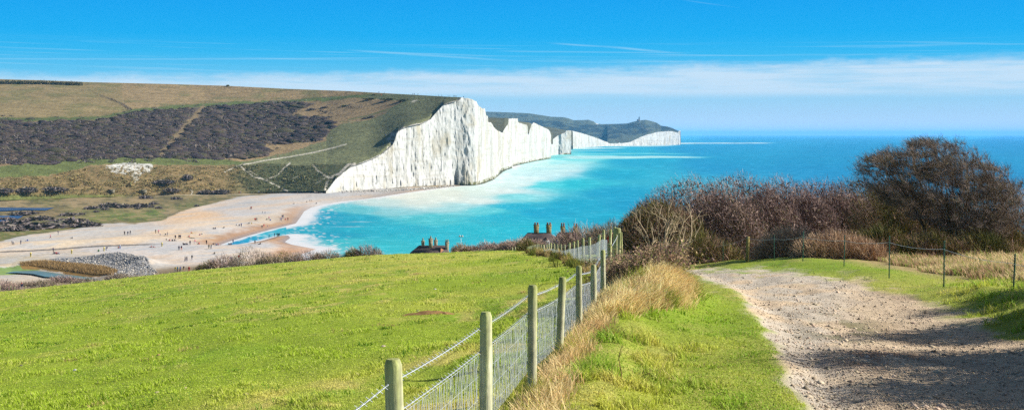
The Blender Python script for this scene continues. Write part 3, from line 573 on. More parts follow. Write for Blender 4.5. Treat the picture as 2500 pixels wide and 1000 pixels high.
# bare earth of the track: pale trodden crown, greyer stony wheel rut near its inner edge
pc = np.broadcast_to(s2l((232, 208, 180)), X.shape + (3,)).copy()
n = fbm(X / .8, D / 1.8, 221, 4); pc = mixc(pc, s2l((206, 180, 152)), sst(.45, .68, n) * .8); pc = mixc(pc, s2l((222, 214, 204)), sst(2.4, .6, pd_) * sst(.32, .5, n) * .7 * sst(2180, 1980, XP))
pc = mixc(pc, s2l((136, 98, 72)), np.exp(-((XP - 2150) / 150) ** 2 - ((YP - 862) / 26) ** 2) * sst(.36, .5, n) * 1.0)
pc = mixc(pc, s2l((176, 148, 122)), sst(.52, .62, fbm(X / .5 - D * .05, D / 3.0, 224, 4)) * sst(1.2, 2.2, pd_) * .8)
pc = mixc(pc, s2l((104, 108, 56)), np.exp(-((XP - 2065) / 80) ** 2 - ((YP - 792) / 34) ** 2) * sst(.44, .56, fbm(X / .3, D / .6, 222)) * .85)
pc = pc * (.86 + .28 * fbm(X / .12, D / .22, 223, 3))[..., None]
C = mixc(C, pc * [1.12, 1.10, 1.02], pm_) / LIT
Fq = gridf(*X.shape); fm = pm_.ravel()[Fq].mean(1) > .5; fl_ = left.ravel()[Fq].mean(1) > .5
def sub(name, sel, mat, label):
    f = Fq[sel]; u, inv = np.unique(f, return_inverse=True)
    return tag(mk(name, V.reshape(-1, 3)[u], inv.reshape(-1, 4), mat, col=C.reshape(-1, 3)[u], smooth=True), label, name.replace('_', ' '), kind='structure')
sub('field', fl_ & ~fm, M_ground, 'sunlit green pasture sloping down towards the beach'); sub('grass_verge', ~fl_ & ~fm, M_ground, 'grassy ground on both sides of the dirt path'); sub('path', fm, M_path, 'pale stony dirt path curving round behind the dry grass')

MEAD = [(1600, 622), (1830, 636), (1960, 634), (2060, 650), (2170, 668), (2304, 694), (2473, 712), (2700, 730)]
def meadow_t(X, Y):
    xp, yp = path_px(X, Y); return np.where(xp > 1780, sst(4, -22, yp - pl(xp, MEAD) + 22 * (fbm(X / 1.2, Y / 2.2, 261, 3) - .5)), 0)
def scatter(n, x0, x1, d0, d1, p=1.6):
    """ground points, denser towards us"""
    xp = rng.uniform(x0, x1, n); u = rng.uniform(0, 1, n); q = 1 - p
    D = (d0 ** q + u * (d1 ** q - d0 ** q)) ** (1 / q); return (xp - CX) / F * D, D
def P3(X, Y): return np.stack([X, Y, gz(X, Y) - .01], -1)
def stuff(name, parts, mat, label, cat):
    vs, f4, f3, cs, n = [], [], [], [], 0
    for V_, Fl, C_ in parts:
        for f in (Fl if isinstance(Fl, list) else [Fl]): (f4 if f.shape[1] == 4 else f3).append(f + n)
        vs.append(V_); cs.append(C_); n += len(V_)
    fs = [np.concatenate(q) for q in (f4, f3) if q]
    return tag(mk(name, np.concatenate(vs), fs, mat, col=np.concatenate(cs) ), label, cat, kind='stuff')
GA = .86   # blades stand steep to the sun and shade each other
# grazed turf of the field
X, Y = scatter(640000, -650, 1560, 8, 150, 1.85); k = (X < fence_x(Y) - .05); X, Y = X[k], Y[k]
c = turf_col(X, Y) * GA; n = len(X); c *= (1 + (rng.uniform(-.25, .3, n)) * np.interp(Y, [10, 60], [1, .45]))[:, None]
tall = fbm(X / .6, Y / .8, 231, 3)
c = mixc(c, s2l((212, 204, 130)) * GA, (rng.uniform(size=n) < .13) * .7); Hh = (.020 + .040 * sst(.5, .75, tall)) * rng.uniform(.6, 1.5, n) * (1 + Y / 90)
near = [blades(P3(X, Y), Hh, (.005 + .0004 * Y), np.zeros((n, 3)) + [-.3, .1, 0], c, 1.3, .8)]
for k_ in range(300):
    Y0 = float(rng.uniform(9, 130)); X0 = (rng.uniform(0, 1500) - CX) / F * Y0
    if X0 > fence_x(Y0) - .3: continue
    m_ = int(rng.uniform(14, 40)); dk = rng.uniform() < .75; sp = rng.uniform(.04, .16) * (1 + Y0 / 60); p_ = P3(X0 + rng.normal(0, sp, m_), Y0 + rng.normal(0, sp * 1.3, m_))
    near.append(blades(p_, rng.uniform(.04, .09, m_) * (1 + Y0 / 160), np.full(m_, .008 + .0005 * Y0), np.zeros((m_, 3)) + [-.2, -.2, 0], np.broadcast_to(s2l((106, 146, 34) if dk else (196, 176, 110)) * .8, (m_, 3)) * rng.uniform(.7, 1.2, (m_, 1)), 1.2, .7))
stuff('grass', near, M_grass, 'short grazed grass covering the sloping pasture', 'grass')
# verges either side of the track
X, Y = scatter(200000, 1180, 2560, 8.5, 60, 1.9); m, d = path_mask(X, Y); k = (X > fence_x(Y)) & (m < .45) & (rng.uniform(size=len(X)) > .8 * meadow_t(X, Y)); X, Y, d = X[k], Y[k], d[k]
n = len(X); xp = CX + F * X / Y; c = turf_col(X, Y); c = mixc(c, s2l((112, 172, 34)), .6 * sst(.4, .65, fbm(X / 1.2, Y / 1.6, 236, 3))) * GA * rng.uniform(.7, 1.3, n)[:, None]
c = mixc(c, s2l((205, 190, 120)) * GA, (rng.uniform(size=n) < .15) * .8)
tuft = fbm(X / .45, Y / .6, 233, 3); lush = np.exp(-(((X - fence_x(Y) - .8) / .9) ** 2)) + sst(2250, 2450, xp)
Hh = (.028 + .17 * sst(.52, .74, tuft) * np.clip(.06 + lush, 0, 1)) * rng.uniform(.6, 1.4, n)
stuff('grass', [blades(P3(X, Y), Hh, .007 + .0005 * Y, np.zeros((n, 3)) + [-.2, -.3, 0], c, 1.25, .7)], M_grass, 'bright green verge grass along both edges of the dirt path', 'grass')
# dead tall grass in the meadow behind the stakes
X, Y = scatter(190000, 1780, 2700, 21, 74, 1.2); m, d = path_mask(X, Y); xp = CX + F * X / Y
k = (X > fence_x(Y) + 1) & (d < -1.0) & (rng.uniform(size=len(X)) < (.04 + meadow_t(X, Y)) * np.where(fbm(X / 1.6, Y / 2.6, 241, 3) > .42, 1, .35)); X, Y, d = X[k], Y[k], d[k]; n = len(X)
hh = fbm(X / 1.3, Y / 2.0, 242, 3); base = s2l((226, 198, 154)); c = np.broadcast_to(base, (n, 3)).copy(); c = mixc(c, s2l((178, 144, 112)), sst(.45, .65, fbm(X / 2.2, Y / 3, 243, 3)) * .8); c = mixc(c, s2l((130, 156, 52)), ((d > -3.5) & (rng.uniform(size=n) < .3)) * .9); c *= (GA * rng.uniform(.6, 1.3, n))[:, None]
stuff('dry_grass', [blades(P3(X, Y), (.22 + .5 * hh) * rng.uniform(.6, 1.3, n) * np.interp(d, [-3, -1], [1, .55]), .009 + .0005 * Y, np.zeros((n, 3)) + [-.5, -.1, 0], c, 1.3, .6)], M_dry, 'tall dead tan grass in the meadow behind the green stakes', 'dry grass')
# dead grass tussocks along the wire fence
P_, H_, c_, L_ = [], [], [], []
for i in range(460):
    Y0 = rng.choice([rng.uniform(8.2, 16), rng.uniform(16, 24), rng.uniform(27, 105)], p=[.19, .28, .53]); off = abs(rng.normal(.03, .14)) + .02; X0 = fence_x(Y0) + (off if Y0 < 26 else rng.normal(-.1, .35)); m_ = int(rng.uniform(60, 150) * (1 if Y0 < 24 else .5))
    px_, py_ = X0 + rng.normal(0, .09, m_), Y0 + rng.normal(0, .12, m_); P_.append(P3(px_, py_)); H_.append(rng.uniform(.10, .33, m_) * rng.uniform(.45, 1.15) * (1 if Y0 < 26 else 1.9)); L_.append(np.zeros((m_, 3)) + [rng.normal(.2, .4), rng.normal(-.2, .3), 0])
    b = s2l([(244, 216, 160), (230, 196, 140), (206, 188, 112), (170, 172, 70)][rng.choice(4, p=[.45, .3, .15, .1])]) if Y0 < 26 else s2l([(150, 146, 70), (112, 120, 52), (196, 170, 116), (120, 100, 66)][rng.choice(4)]); c_.append(b * GA * rng.uniform(.6, 1.3, (m_, 1)))
P_, H_, c_, L_ = map(np.concatenate, (P_, H_, c_, L_))
stuff('dry_grass', [blades(P_, H_, .006 + .0004 * P_[:, 1], L_, c_, 1.25, .5)], M_dry, 'blond dead grass tussocks growing through the foot of the wire fence', 'dry grass')
# mound of rank grass below the bramble
P_, H_, c_, L_ = [], [], [], []
for i in range(380):
    Y0 = rng.uniform(19.8, 27); X0 = fence_x(Y0) + .08 + rng.uniform(0, 1) ** .8 * np.interp(Y0, [19.8, 21.5, 24, 27], [.25, 1.3, 1.7, 1.35]); m_ = int(rng.uniform(70, 150))
    px_, py_ = X0 + rng.normal(0, .13, m_), Y0 + rng.normal(0, .22, m_); P_.append(P3(px_, py_)); H_.append(rng.uniform(.18, .40, m_) * rng.uniform(.6, 1.2)); L_.append(np.zeros((m_, 3)) + [rng.normal(.9, .5), rng.normal(-.8, .45), 0])
    b = s2l([(240, 216, 160), (218, 190, 134), (176, 146, 104), (140, 156, 58)][rng.choice(4, p=[.4, .3, .16, .14])]); c_.append(b * 1.08 * rng.uniform(.6, 1.25, (m_, 1)))
P_, H_, c_, L_ = map(np.concatenate, (P_, H_, c_, L_))
stuff('dry_grass', [blades(P_, H_, .011 + .0002 * P_[:, 1], L_, c_, 1.25, .45)], M_dry, 'mound of leaning straw coloured grass beneath the bramble thicket', 'dry grass')
# loose stones on the track
X, Y = scatter(34000, 1600, 2620, 8.5, 50, 2.2); m, d = path_mask(X, Y); k = (m > .9) & (rng.uniform(size=len(X)) < np.where(d < 1.7, 1., .35)); X, Y = X[k], Y[k]; n = len(X)
sz = rng.lognormal(-4.75, .5, n) * (1 + Y / 40); sz = np.clip(sz, .004, .07)
O = np.array([[1, 0, 0], [0, 1, 0], [-1, 0, 0], [0, -1, 0], [0, 0, .7], [0, 0, -.5]]); Fo = np.array([[0, 1, 4], [1, 2, 4], [2, 3, 4], [3, 0, 4], [1, 0, 5], [2, 1, 5], [3, 2, 5], [0, 3, 5]])
a = rng.uniform(0, 6.28, n); Q = O[None] * rng.uniform(.6, 1.3, (n, 6, 1)); Q = np.stack([Q[..., 0] * np.cos(a)[:, None] - Q[..., 1] * np.sin(a)[:, None], Q[..., 0] * np.sin(a)[:, None] + Q[..., 1] * np.cos(a)[:, None], Q[..., 2]], -1)
Vs = (P3(X, Y)[:, None] + Q * sz[:, None, None] + [0, 0, .012]).reshape(-1, 3); cc = s2l((228, 206, 178)) / LIT * rng.choice([.35, .6, 1.0, 1.25], n, p=[.04, .16, .45, .35])[:, None] * rng.uniform(.8, 1.2, (n, 3)) ** .25
stuff('gravel', [(Vs, (np.arange(n)[:, None, None] * 6 + Fo).reshape(-1, 3), np.repeat(cc, 6, 0))], pm('gravel_stone', vary=[(40, .8, 1.15)]), 'loose flint gravel scattered over the dirt path', 'gravel')
# ================================================================== wire fence beside the field
M_post = pm('weathered_post', rough=.9, vary=[((45, 45, 2.2), .62, 1.2), ((5, 5, 3), .7, 1.2), ((18, 18, 14), .8, 1.15)], bump=((60, 60, 5), .5, .01), rnd=.12)
M_wire = pm('galvanised_wire', base=(.50, .54, .58), rough=.5, spec=.5, metal=.15)
M_wood = pm('bare_wood', base=alb(176, 162, 128), vary=[((20, 20, 2), .75, 1.2)])
def post_mesh(r, h, name='post', below=.5):
    b = MB(); k = 14; zs = [-below, 0, h * .3, h * .6, h - .035, h - .008, h]; rs = [r * 1.03, r * 1.02, r * 1.0, r * .99, r * .98, r * .80, r * .70]
    for a_, z_, r_ in ((0, 0, 0),): pass
    b.lathe(list(zip(rs, zs)), k=k); V = b.v[0]; th = np.arctan2(V[:, 1], V[:, 0])
    V[:, :2] *= (1 + .05 * np.sin(2 * th + 5 * V[:, 2]) + .03 * np.sin(5 * th))[:, None]
    b.add(np.concatenate([V[-k:], [[0, 0, h]]]), [[i, (i + 1) % k, k] for i in range(k)])
    t = np.clip(V[:, 2] / h, 0, 1); c = np.broadcast_to(1.3 * alb(222, 218, 190), (len(V), 3)).copy()
    c = mixc(c, 1.25 * alb(190, 198, 112), np.clip(.25 + .75 * (fbm(th * 1.3 + 3, V[:, 2] * 3, 301) > .5) * .8, 0, 1) * .75); c = mixc(c, alb(150, 160, 66), sst(.9, 1, t) * .6)
    b.c = [c, np.concatenate([c[-k:], c[-1:]])]
    return b
def add_post(parent, X, Y, ztop, r, name='post', label=None, tilt=None):
    g = float(gz(X, Y)); h = max(ztop - g, .5)
    o = post_mesh(r, h).build(name, M_post, parent, smooth=True); o.location = (X, Y, g); t = tilt or rng.normal(0, .022, 2); o.rotation_euler = (t[0], t[1], rng.uniform(0, 6))
    if label: o['label'] = label
    return o, Vector((X, Y, g + h))
def wire(b, A, B, r, sag=.0, n=6, k=4):
    t = np.linspace(0, 1, n)[:, None]; P = np.asarray(A) + (np.asarray(B) - np.asarray(A)) * t; P[:, 2] -= sag * 4 * t[:, 0] * (1 - t[:, 0]); b.tube(P, r, k, cap=False); return P
def barbed(b, A, B, r=.0022, sag=.015):
    A, B = np.asarray(A, float), np.asarray(B, float); Ln = np.linalg.norm(B - A); n = max(int(Ln / .012), 8); t = np.linspace(0, 1, n)[:, None]; P = A + (B - A) * t; P[:, 2] -= sag * 4 * t[:, 0] * (1 - t[:, 0])
    d = nrm(B - A); s = nrm(np.cross(d, [0, 0, 1.])); u = np.cross(s, d); ph = t * Ln / .05 * 2 * np.pi
    for q in (0, np.pi): b.tube(P + .0035 * (np.cos(ph + q) * s + np.sin(ph + q) * u), r, 3, cap=False)
    for f in np.arange(.05, Ln, .11):
        c = A + d * f; c[2] -= sag * 4 * (f / Ln) * (1 - f / Ln)
        for e in (s + .7 * u, s - .7 * u): b.tube([c - e * .018, c + e * .018], .0016, 3, cap=False)
PST = [(975, 877, 45), (1186, 762, 31), (1299, 694, 22.8), (1365, 675, 18.7), (1414, 648, 15.6), (1450, 645, 13.9), (1473, 610, 12.5)]
posts = []
for (x_, y_, w_) in PST: D_ = 300 / w_; posts.append(((x_ - CX) / F * D_, D_, EZ - (y_ - HY) / F * D_))
p0 = (fence_x(3.9) * 1.0, 3.9, float(gz(-.99, 3.9)) + 1.16)
D_ = 27.6; posts.append(((1487 - CX) / F * D_, D_, EZ - (595 - HY) / F * D_))
fn = empty('wire_fence', (posts[0][0], posts[0][1], float(gz(posts[0][0], posts[0][1]))), 'wire fence of round mossy posts running down beside the field from the camera', 'fence')
inv = Vector(fn.location)
def under(o, e): o.parent = e; o.matrix_parent_inverse = Matrix.Translation(-e.location); return o
for (X_, Y_, zt) in [p0] + posts: o, _ = add_post(None, X_, Y_, zt, .05); under(o, fn)
line = [p0] + posts
bb, nb, sb = MB(), MB(), MB()
def off(p, dz, dx=-.055): return (p[0] + dx, p[1], p[2] + dz)
for A, B in zip(line[:-1], line[1:]):
    barbed(bb, off(A, -.13), off(B, -.13)); barbed(sb, off(A, -.315), off(B, -.315), sag=.01)
    hs = [.34, .50, .68, .84]; Ln = math.dist(A, B)
    for h_ in hs: wire(nb, off(A, -h_), off(B, -h_), .0012, .008, 5, 3)
    for f in np.arange(.02, 1, .055 / Ln):
        top = np.array(off(A, -.34)) * (1 - f) + np.array(off(B, -.34)) * f; top[2] -= .008 * 4 * f * (1 - f)
        zz = np.linspace(0, .60, 7); P = np.stack([top[0] + rng.normal(0, .004, 7), top[1] + rng.normal(0, .006, 7), top[2] - zz], -1); nb.tube(P, .0019, 3, cap=False)
for b_, nm in ((bb, 'barbed_wire'), (sb, 'barbed_wire'), (nb, 'wire_netting')): under(b_.build(nm, M_wire), fn)

# the same kind of fence further down, beyond the strainer posts
FAR = [(1487, 560), (1473.7, 560.6), (1458.5, 571.8), (1441.5, 578.8), (1425.4, 580.5), (1412.8, 586), (1400.9, 589), (1389, 592), (1379, 596.7), (1369.7, 595.6), (1361.7, 595.6), (1352.6, 593.8), (1345, 592.8), (1339.7, 595), (1334.4, 596.3), (1329, 597), (1324.6, 597.4), (1319.4, 596.3), (1314.8, 595), (1311, 595.6), (1307, 596.6), (1303, 597.7), (1299.7, 598.4), (1296, 599.4), (1293, 600.5), (1290, 601.6), (1287.5, 602.6), (1284.7, 604), (1282, 605.4), (1279, 606.5), (1276, 607.5), (1272, 608.5), (1268.6, 609), (1264, 609.4), (1258, 609.5), (1251, 609), (1245, 607), (1238, 601), (1232, 598.5), (1226.6, 597.7)]
ff = empty('wire_fence', (3.2, 41, float(gz(3.2, 41))), 'long wire netting fence of pale green topped posts dipping into the hollow', 'fence'); prev = None; nb = MB(); bb = MB()
for i, (x_, y_) in enumerate(FAR):
    D_ = 41 + 3.05 * i; X_ = (x_ - CX) / F * D_; zt = EZ - (y_ - HY) / F * D_; o, _ = add_post(None, X_, D_, zt, .052 + .0004 * i); under(o, ff); p = (X_, D_, zt)
    if prev:
        wire(bb, off(prev, -.12), off(p, -.12), .006 + .0001 * i, .02, 4, 3); Ln = math.dist(prev, p)
        for h_ in (.34, .5, .68, .86, 1.04): wire(nb, off(prev, -h_), off(p, -h_), .0035, .0, 3, 3)
        for f in np.arange(.02, 1, .10 / Ln): q = np.array(off(prev, -.34)) * (1 - f) + np.array(off(p, -.34)) * f; nb.tube([q, q - [0, 0, .75]], .0028, 3, cap=False)
    prev = p
under(bb.build('barbed_wire', M_wire), ff); under(nb.build('wire_netting', M_wire), ff)
gp = empty('strainer_post', (3.27, 38, float(gz(3.27, 38))), 'thick mossy strainer post standing with thin struts where the fence turns', 'post')
for x_, y_, D_, r_, nm in ((1508, 556, 38, .105, 'main_post'), (1498, 553.5, 38.8, .048, 'strut'), (1503.2, 572, 37.2, .038, 'strut'), (1509, 568.5, 37.0, .036, 'strut'), (1519.5, 566, 37.3, .03, 'strut')):
    o, _ = add_post(None, (x_ - CX) / F * D_, D_, EZ - (y_ - HY) / F * D_, r_, nm); under(o, gp)
b = MB(); wire(b, (2.2, 27.6, EZ - 2.55), (3.27, 38, EZ - 3.1), .006, .03, 5, 3); under(b.build('tie_wire', M_wire), gp)

# stake fence on the far side of the path: green plastic-coated stakes, one wooden post, one strand
M_stake = pm('green_stake', base=alb(20, 96, 66), rough=.45, spec=.4, vary=[((6, 6, 6), .7, 1.2)])
M_rust = pm('rusty_stake', base=alb(176, 92, 82), rough=.8, vary=[((8, 8, 8), .7, 1.2)])
STK = [(2473, 618, 735, 25.0, 'g'), (2304, 587, 715, 28.7, 'g'), (2170.5, 574, 682, 34.5, 'g'), (2060, 573, 661, 42.5, 'g'), (1960, 565, 641, 48.5, 'g'), (1890, 572, 641, 52, 'g'), (1823.5, 569, 643, 54.5, 'w'), (1765, 588, 641, 58, 'g'), (1711, 593, 641, 62, 'g'), (1667.5, 593, 640, 64, 'r'), (1632, 595, 640, 66, 'g'), (1618, 590, 638, 68, 'r')]
sf = empty('stake_fence', ((2304 - CX) / F * 28.7, 28.7, EZ - 4), 'thin fence of green stakes and one wire strand along the far path edge', 'fence'); prev = None; wb = MB()
for (x_, yt, yb, D_, kd) in STK:
    X_ = (x_ - CX) / F * D_; g = float(gz(X_, D_)); zt = EZ - (yt - HY) / F * D_; h_ = zt - g + .25; b = MB()
    if kd == 'w':
        b.box((0, 0, h_ / 2 - .2), (.12, .10, h_ + .1)); o = b.build('wooden_post', pm('stake_wood', base=alb(178, 164, 96), vary=[((20, 20, 3), .75, 1.15)])); o.rotation_euler = (0, .045, .3)
        o['label'] = 'square tan wooden post leaning slightly among the green stakes'
    else:
        r_ = .017 if kd == 'g' else .028; b.lathe([(r_, -.4), (r_, h_ - .02), (r_ * .6, h_)], k=8)
        o = b.build('stake', M_stake if kd == 'g' else M_rust)
        if kd == 'g' and D_ < 50:
            for j, z_ in enumerate(np.arange(h_ - .05, h_ - .62, -.11)):
                c = MB(); c.tube([(r_ * .6, 0, z_), (r_ + .028, 0, z_ + .012), (r_ + .034, 0, z_ + .04)], .008, 5); cl = c.build('wire_clip', M_stake, o)
        if kd == 'r': o['label'] = 'thicker rust red stake in the shade of the thicket'
        o.rotation_euler = (rng.normal(0, .012), rng.normal(0, .012), rng.uniform(0, 6))
    o.location = (X_, D_, g - .25); under(o, sf); p = (X_, D_, zt - .2)
    if prev: wire(wb, prev, p, .0045, .06, 8, 4)
    prev = p
under(wb.build('wire_strand', M_wire), sf)
X_, D_ = (2473 - CX) / F * 25, 25.; wb = MB(); wire(wb, (X_, D_, EZ - (620 - HY) / F * D_ - .2), (11.5, 21.5, EZ - 2.6), .0045, .05, 8, 4); under(wb.build('wire_strand', M_wire), sf)

# little posts along the bottom of the field
M_spost = pm('grey_post', base=alb(196, 190, 150), vary=[((9, 9, 3), .75, 1.15)])
def small_fence(label, pts, D_fn, hgt, r, name='post_fence', strand=True):
    e = empty(name, (0, 0, 0)); wb = MB(); wb2 = MB(); prev = None; first = True
    for x_, y_ in pts:
        D_ = D_fn(x_); X_ = (x_ - CX) / F * D_; zt = EZ - (y_ - HY) / F * D_
        if first: e.location = (X_, D_, zt - hgt); first = False
        b = MB(); b.lathe([(r, -hgt * 1.3), (r, -.03), (r * .6, 0)], k=6); o = b.build('post', M_spost); o.location = (X_, D_, zt); under(o, e)
        if prev and strand:
            for h_ in (.15, .5): wire(wb if h_ < .3 else wb2, (prev[0], prev[1], prev[2] - h_), (X_, D_, zt - h_), .006, .03, 4, 3)
        prev = (X_, D_, zt)
    if strand: under(wb.build('wire_strand', M_wire), e); under(wb2.build('wire_strand', M_wire), e)
    return tag(e, label, 'fence')
small_fence('sparse post and wire fence beyond the lower edge of the green field', [(1, 697), (18, 699.5), (26.5, 696), (36, 699), (62.5, 696.5), (90, 695), (114, 692.5), (146, 690), (174, 687), (202, 684.5), (224, 682.5), (252, 680), (274, 678.5), (303, 675), (324, 673), (351, 671), (376, 668.5)], lambda x: 196., 1.25, .06)
small_fence('few thin fence posts in front of the dark windswept shrubs', [(500, 655), (516, 653), (533, 651.5), (558, 649), (586, 647.5), (667, 639), (690, 637)], lambda x: 190., 1.3, .07)
small_fence('row of pale wooden pickets below the coastguard cottages', [(1145 + 2.75 * i, 612.5 - .30 * i + (.6 if i % 3 == 0 else 0)) for i in range(26)], lambda x: 170., .75, .055, 'picket_fence')
small_fence('two lone thin posts on the skyline of the field above the sea', [(945, 619.5), (968, 618.5)], lambda x: 170., .9, .03, 'post_fence', False)

# ================================================================== bushes
def crown(lobes, n, L, wd, lean, pal, seed, leafy=.0, up=.5, fill=.35):
    """bare twigs springing out of lobes: (cx, cy, cz, rx, ry, rz)"""
    lb = np.array(lobes, float); v = lb[:, 3] * lb[:, 4] * lb[:, 5]; li = rng.choice(len(lb), n, p=v ** .75 / (v ** .75).sum()); l = lb[li]
    d = nrm(rng.normal(size=(n, 3))); d[:, 2] = np.abs(d[:, 2]) - .12 * rng.uniform(0, 2, n); d = nrm(d)
    th = np.arctan2(d[:, 1], d[:, 0]); wob = 1 + (.2 if n > 20000 else .30) * (fbm(th * 2.2 + li * 7.3, d[:, 2] * 3 + li, seed, 3) - .5)
    fr = np.where(rng.uniform(size=n) < fill, rng.uniform(.2, .8, n), rng.uniform(.72, 1.0, n)) * wob
    P0 = l[:, :3] + d * l[:, 3:6] * fr[:, None]
    dr = nrm(d * 1.0 + np.array(lean) + [0, 0, up] + rng.normal(0, .42, (n, 3))); ln = L * rng.uniform(.4, 1.35, n)
    P0 = P0 - dr * (ln * .5)[:, None]; P1 = P0 + dr * ln[:, None]
    pal = np.array([s2l(c) for c in pal]) / LIT; nn = fbm(P0[:, 0] / 1.2 + li, P0[:, 2] / 1.2, seed + 3, 3); ci = np.clip((nn + rng.normal(0, .13, n) - .25) * 2 * len(pal), 0, len(pal) - 1).astype(int)
    c = pal[ci] * (1.85 if n > 20000 else 2.0) * rng.uniform(.7, 1.3, n)[:, None]
    out = [twigs(P0, P1, wd * rng.uniform(.6, 1.5, n), c, 1.25)]
    m = n // 2; k = rng.integers(0, n, m); t = rng.uniform(.3, .8, (m, 1)); Q0 = P0[k] + (P1[k] - P0[k]) * t; dq = nrm(nrm(P1[k] - P0[k]) + rng.normal(0, .7, (m, 3)))
    out.append(twigs(Q0, Q0 + dq * (ln[k] * rng.uniform(.25, .6, m))[:, None], wd[k] * .7 if np.ndim(wd) else wd * .7 * np.ones(m), c[k] * 1.1, 1.25))
    if n > 20000:
        m = n // 2; k = rng.integers(0, len(lb), m); dd = nrm(rng.normal(size=(m, 3))); dd[:, 2] = np.abs(dd[:, 2]); Q = lb[k, :3] + dd * lb[k, 3:6] * (rng.uniform(.15, .9, m) ** .6)[:, None]; s = rng.uniform(.05, .13, m)
        out.append(twigs(Q, Q + nrm(rng.normal(size=(m, 3)) + [-.4, 0, .4]) * s[:, None] * 2, s * .6, pal[rng.integers(0, len(pal), m)] * 1.3 * rng.uniform(.7, 1.2, (m, 1)), 1.0))
    if leafy:
        m = int(n * leafy); k = rng.integers(0, n, m); Q = P0[k] + (P1[k] - P0[k]) * rng.uniform(0, .7, (m, 1)) - d[k] * l[k, 3:6] * rng.uniform(0, .25, (m, 1)); s = L * rng.uniform(.06, .16, m)
        out.append(twigs(Q, Q + nrm(rng.normal(size=(m, 3))) * s[:, None] * 1.6, s, c[k] * .8, 1.0))
    return out
def merge(parts):
    vs, fs, cs, n = [], [], [], 0
    for V_, f, C_ in parts: vs.append(V_); fs.append(f + n); cs.append(C_); n += len(V_)
    return np.concatenate(vs), np.concatenate(fs), np.concatenate(cs)
def bush(name, label, loc, lobes, n, L, wd, pal, lean=(-.3, 0, 0), seed=0, leafy=.3, stems=7, group=None, cat='bush', fill=.35, up=.5, sr=.05):
    e = empty(name, loc, label, cat, group); V_, f, C_ = merge(crown(lobes, n, L, np.full(n, wd), lean, pal, 400 + seed, leafy, up, fill)); mk('crown', V_, f, M_twig, e, C_)
    b = MB(); lb = np.array(lobes, float)
    for i in range(stems):
        q = lb[i % len(lb)]; t = np.linspace(0, 1, 6)[:, None]; tgt = q[:3] + np.clip(rng.normal(0, .4, 3), -.6, .5) * q[3:6] + [0, 0, q[5] * .25]; st = np.array([q[0] * .8 + rng.normal(0, q[3] * .25), q[1] * .8 + rng.normal(0, q[4] * .2), -.2])
        P = st + (tgt - st) * t; P[:, :2] += .12 * q[3] * np.sin(t * 5 + i); b.tube(P, np.linspace(sr, sr * .3, 6), 5, alb(66, 58, 50))
    b.build('stem', M_twig, e, smooth=True); return e
PUR = [(100, 84, 79), (130, 109, 102), (160, 137, 126), (122, 103, 102), (148, 123, 118), (100, 94, 60), (174, 150, 136)]
GRN = [(72, 76, 36), (98, 96, 42), (120, 108, 56), (112, 92, 74), (138, 112, 92), (152, 126, 108)]
BRM = [(150, 124, 100), (176, 150, 120), (130, 106, 88), (196, 170, 134), (120, 108, 76)]
GRY = [(104, 92, 80), (132, 118, 102), (160, 144, 126), (118, 100, 92), (96, 90, 62)]
def at(x, D, yb=None): return ((x - CX) / F * D, D, float(gz((x - CX) / F * D, D)) if yb is None else EZ - (yb - HY) / F * D)
THK = [(1608, 66, 2.2, 3.5, GRN, 'dark leaning bush at the seaward end of the thicket nearest the bramble'), (1690, 70, 3.6, 5.0, PUR, 'tall rounded purple brown bush rising over the bend of the path'), (1800, 73, 3.3, 5.3, PUR, 'highest domed bush in the middle of the thicket'),
       (1905, 77, 3.0, 5.2, PUR, 'reddish bush between the tall dome and the pale scrub'), (2000, 79, 3.2, 5.1, PUR, 'grey brown bush in the dip of the thicket skyline'), (2090, 80, 3.2, 5.3, GRN, 'straw topped bush just behind the windswept tree'), (2175, 81, 3.0, 4.9, PUR, 'brown bush filling the gap under the seaward reach of the windswept tree')]
for i, (x_, D_, hw, hh, pal, lab) in enumerate(THK):
    loc = at(x_, D_); yb = HY + F * (EZ - loc[2]) / D_; hw *= 1.1; lob = [(0, 0, .3, hw, 2.6, hh - .5), (-hw * .55, -.7, .1, hw * .62, 2.0, hh * .72), (hw * .5, -.9, .1, hw * .66, 2.0, hh * .78), (.1, -2.0, -.2, hw * .95, 1.4, hh * .42)]
    bush('bush', lab, loc, lob, 50000, .30, .013, pal, (-.35, -.05, 0), i, .5, 10, 'windswept thicket bushes behind the stakes', fill=.4)
LOWB = [(1700, 60, 2.0, 1.5, GRN, 'low dark bush in the shaded corner beyond the path bend'), (1935, 56.0, 1.6, 1.35, BRM, 'low grey bramble bush behind the tallest green stake'), (2045, 52.5, 1.7, 1.1, BRM, 'low tangled bramble bush at the edge of the dead grass'), (2150, 60, 1.6, 1.6, GRN, 'small olive bush under the overhang of the windswept tree'), (2420, 58, 1.5, 2.2, GRN, 'yellow green bush at the foot of the windswept tree trunk'), (2490, 68, 1.8, 3.9, PUR, 'purple bush at the edge of view behind the windswept tree'), (2175, 67, 2.2, 4.5, GRN, 'dark olive bush behind the lower branches of the windswept tree'), (2265, 68, 2.4, 4.2, GRN, 'shadowy scrub bush behind the trunks of the windswept tree'), (2370, 68, 2.4, 3.8, GRN, 'olive scrub bush seen through the trunks of the windswept tree'), (2275, 53.5, 1.4, 1.25, GRN, 'low dark scrub in front of the windswept tree trunks'), (2395, 53.5, 1.5, 1.2, GRN, 'low scrub on the seaward side of the windswept tree trunks')]
for i, (x_, D_, hw, hh, pal, lab) in enumerate(LOWB):
    loc = at(x_, D_); bush('bush', lab, loc, [(0, 0, 0, hw, 1.3, hh), (hw * .6, -.3, 0, hw * .6, 1, hh * .7), (-hw * .6, -.2, 0, hw * .6, 1, hh * .75)], 9000, .5, .014, pal, (-.2, 0, 0), 20 + i, .5, 6, 'low bushes below the thicket', sr=.02)
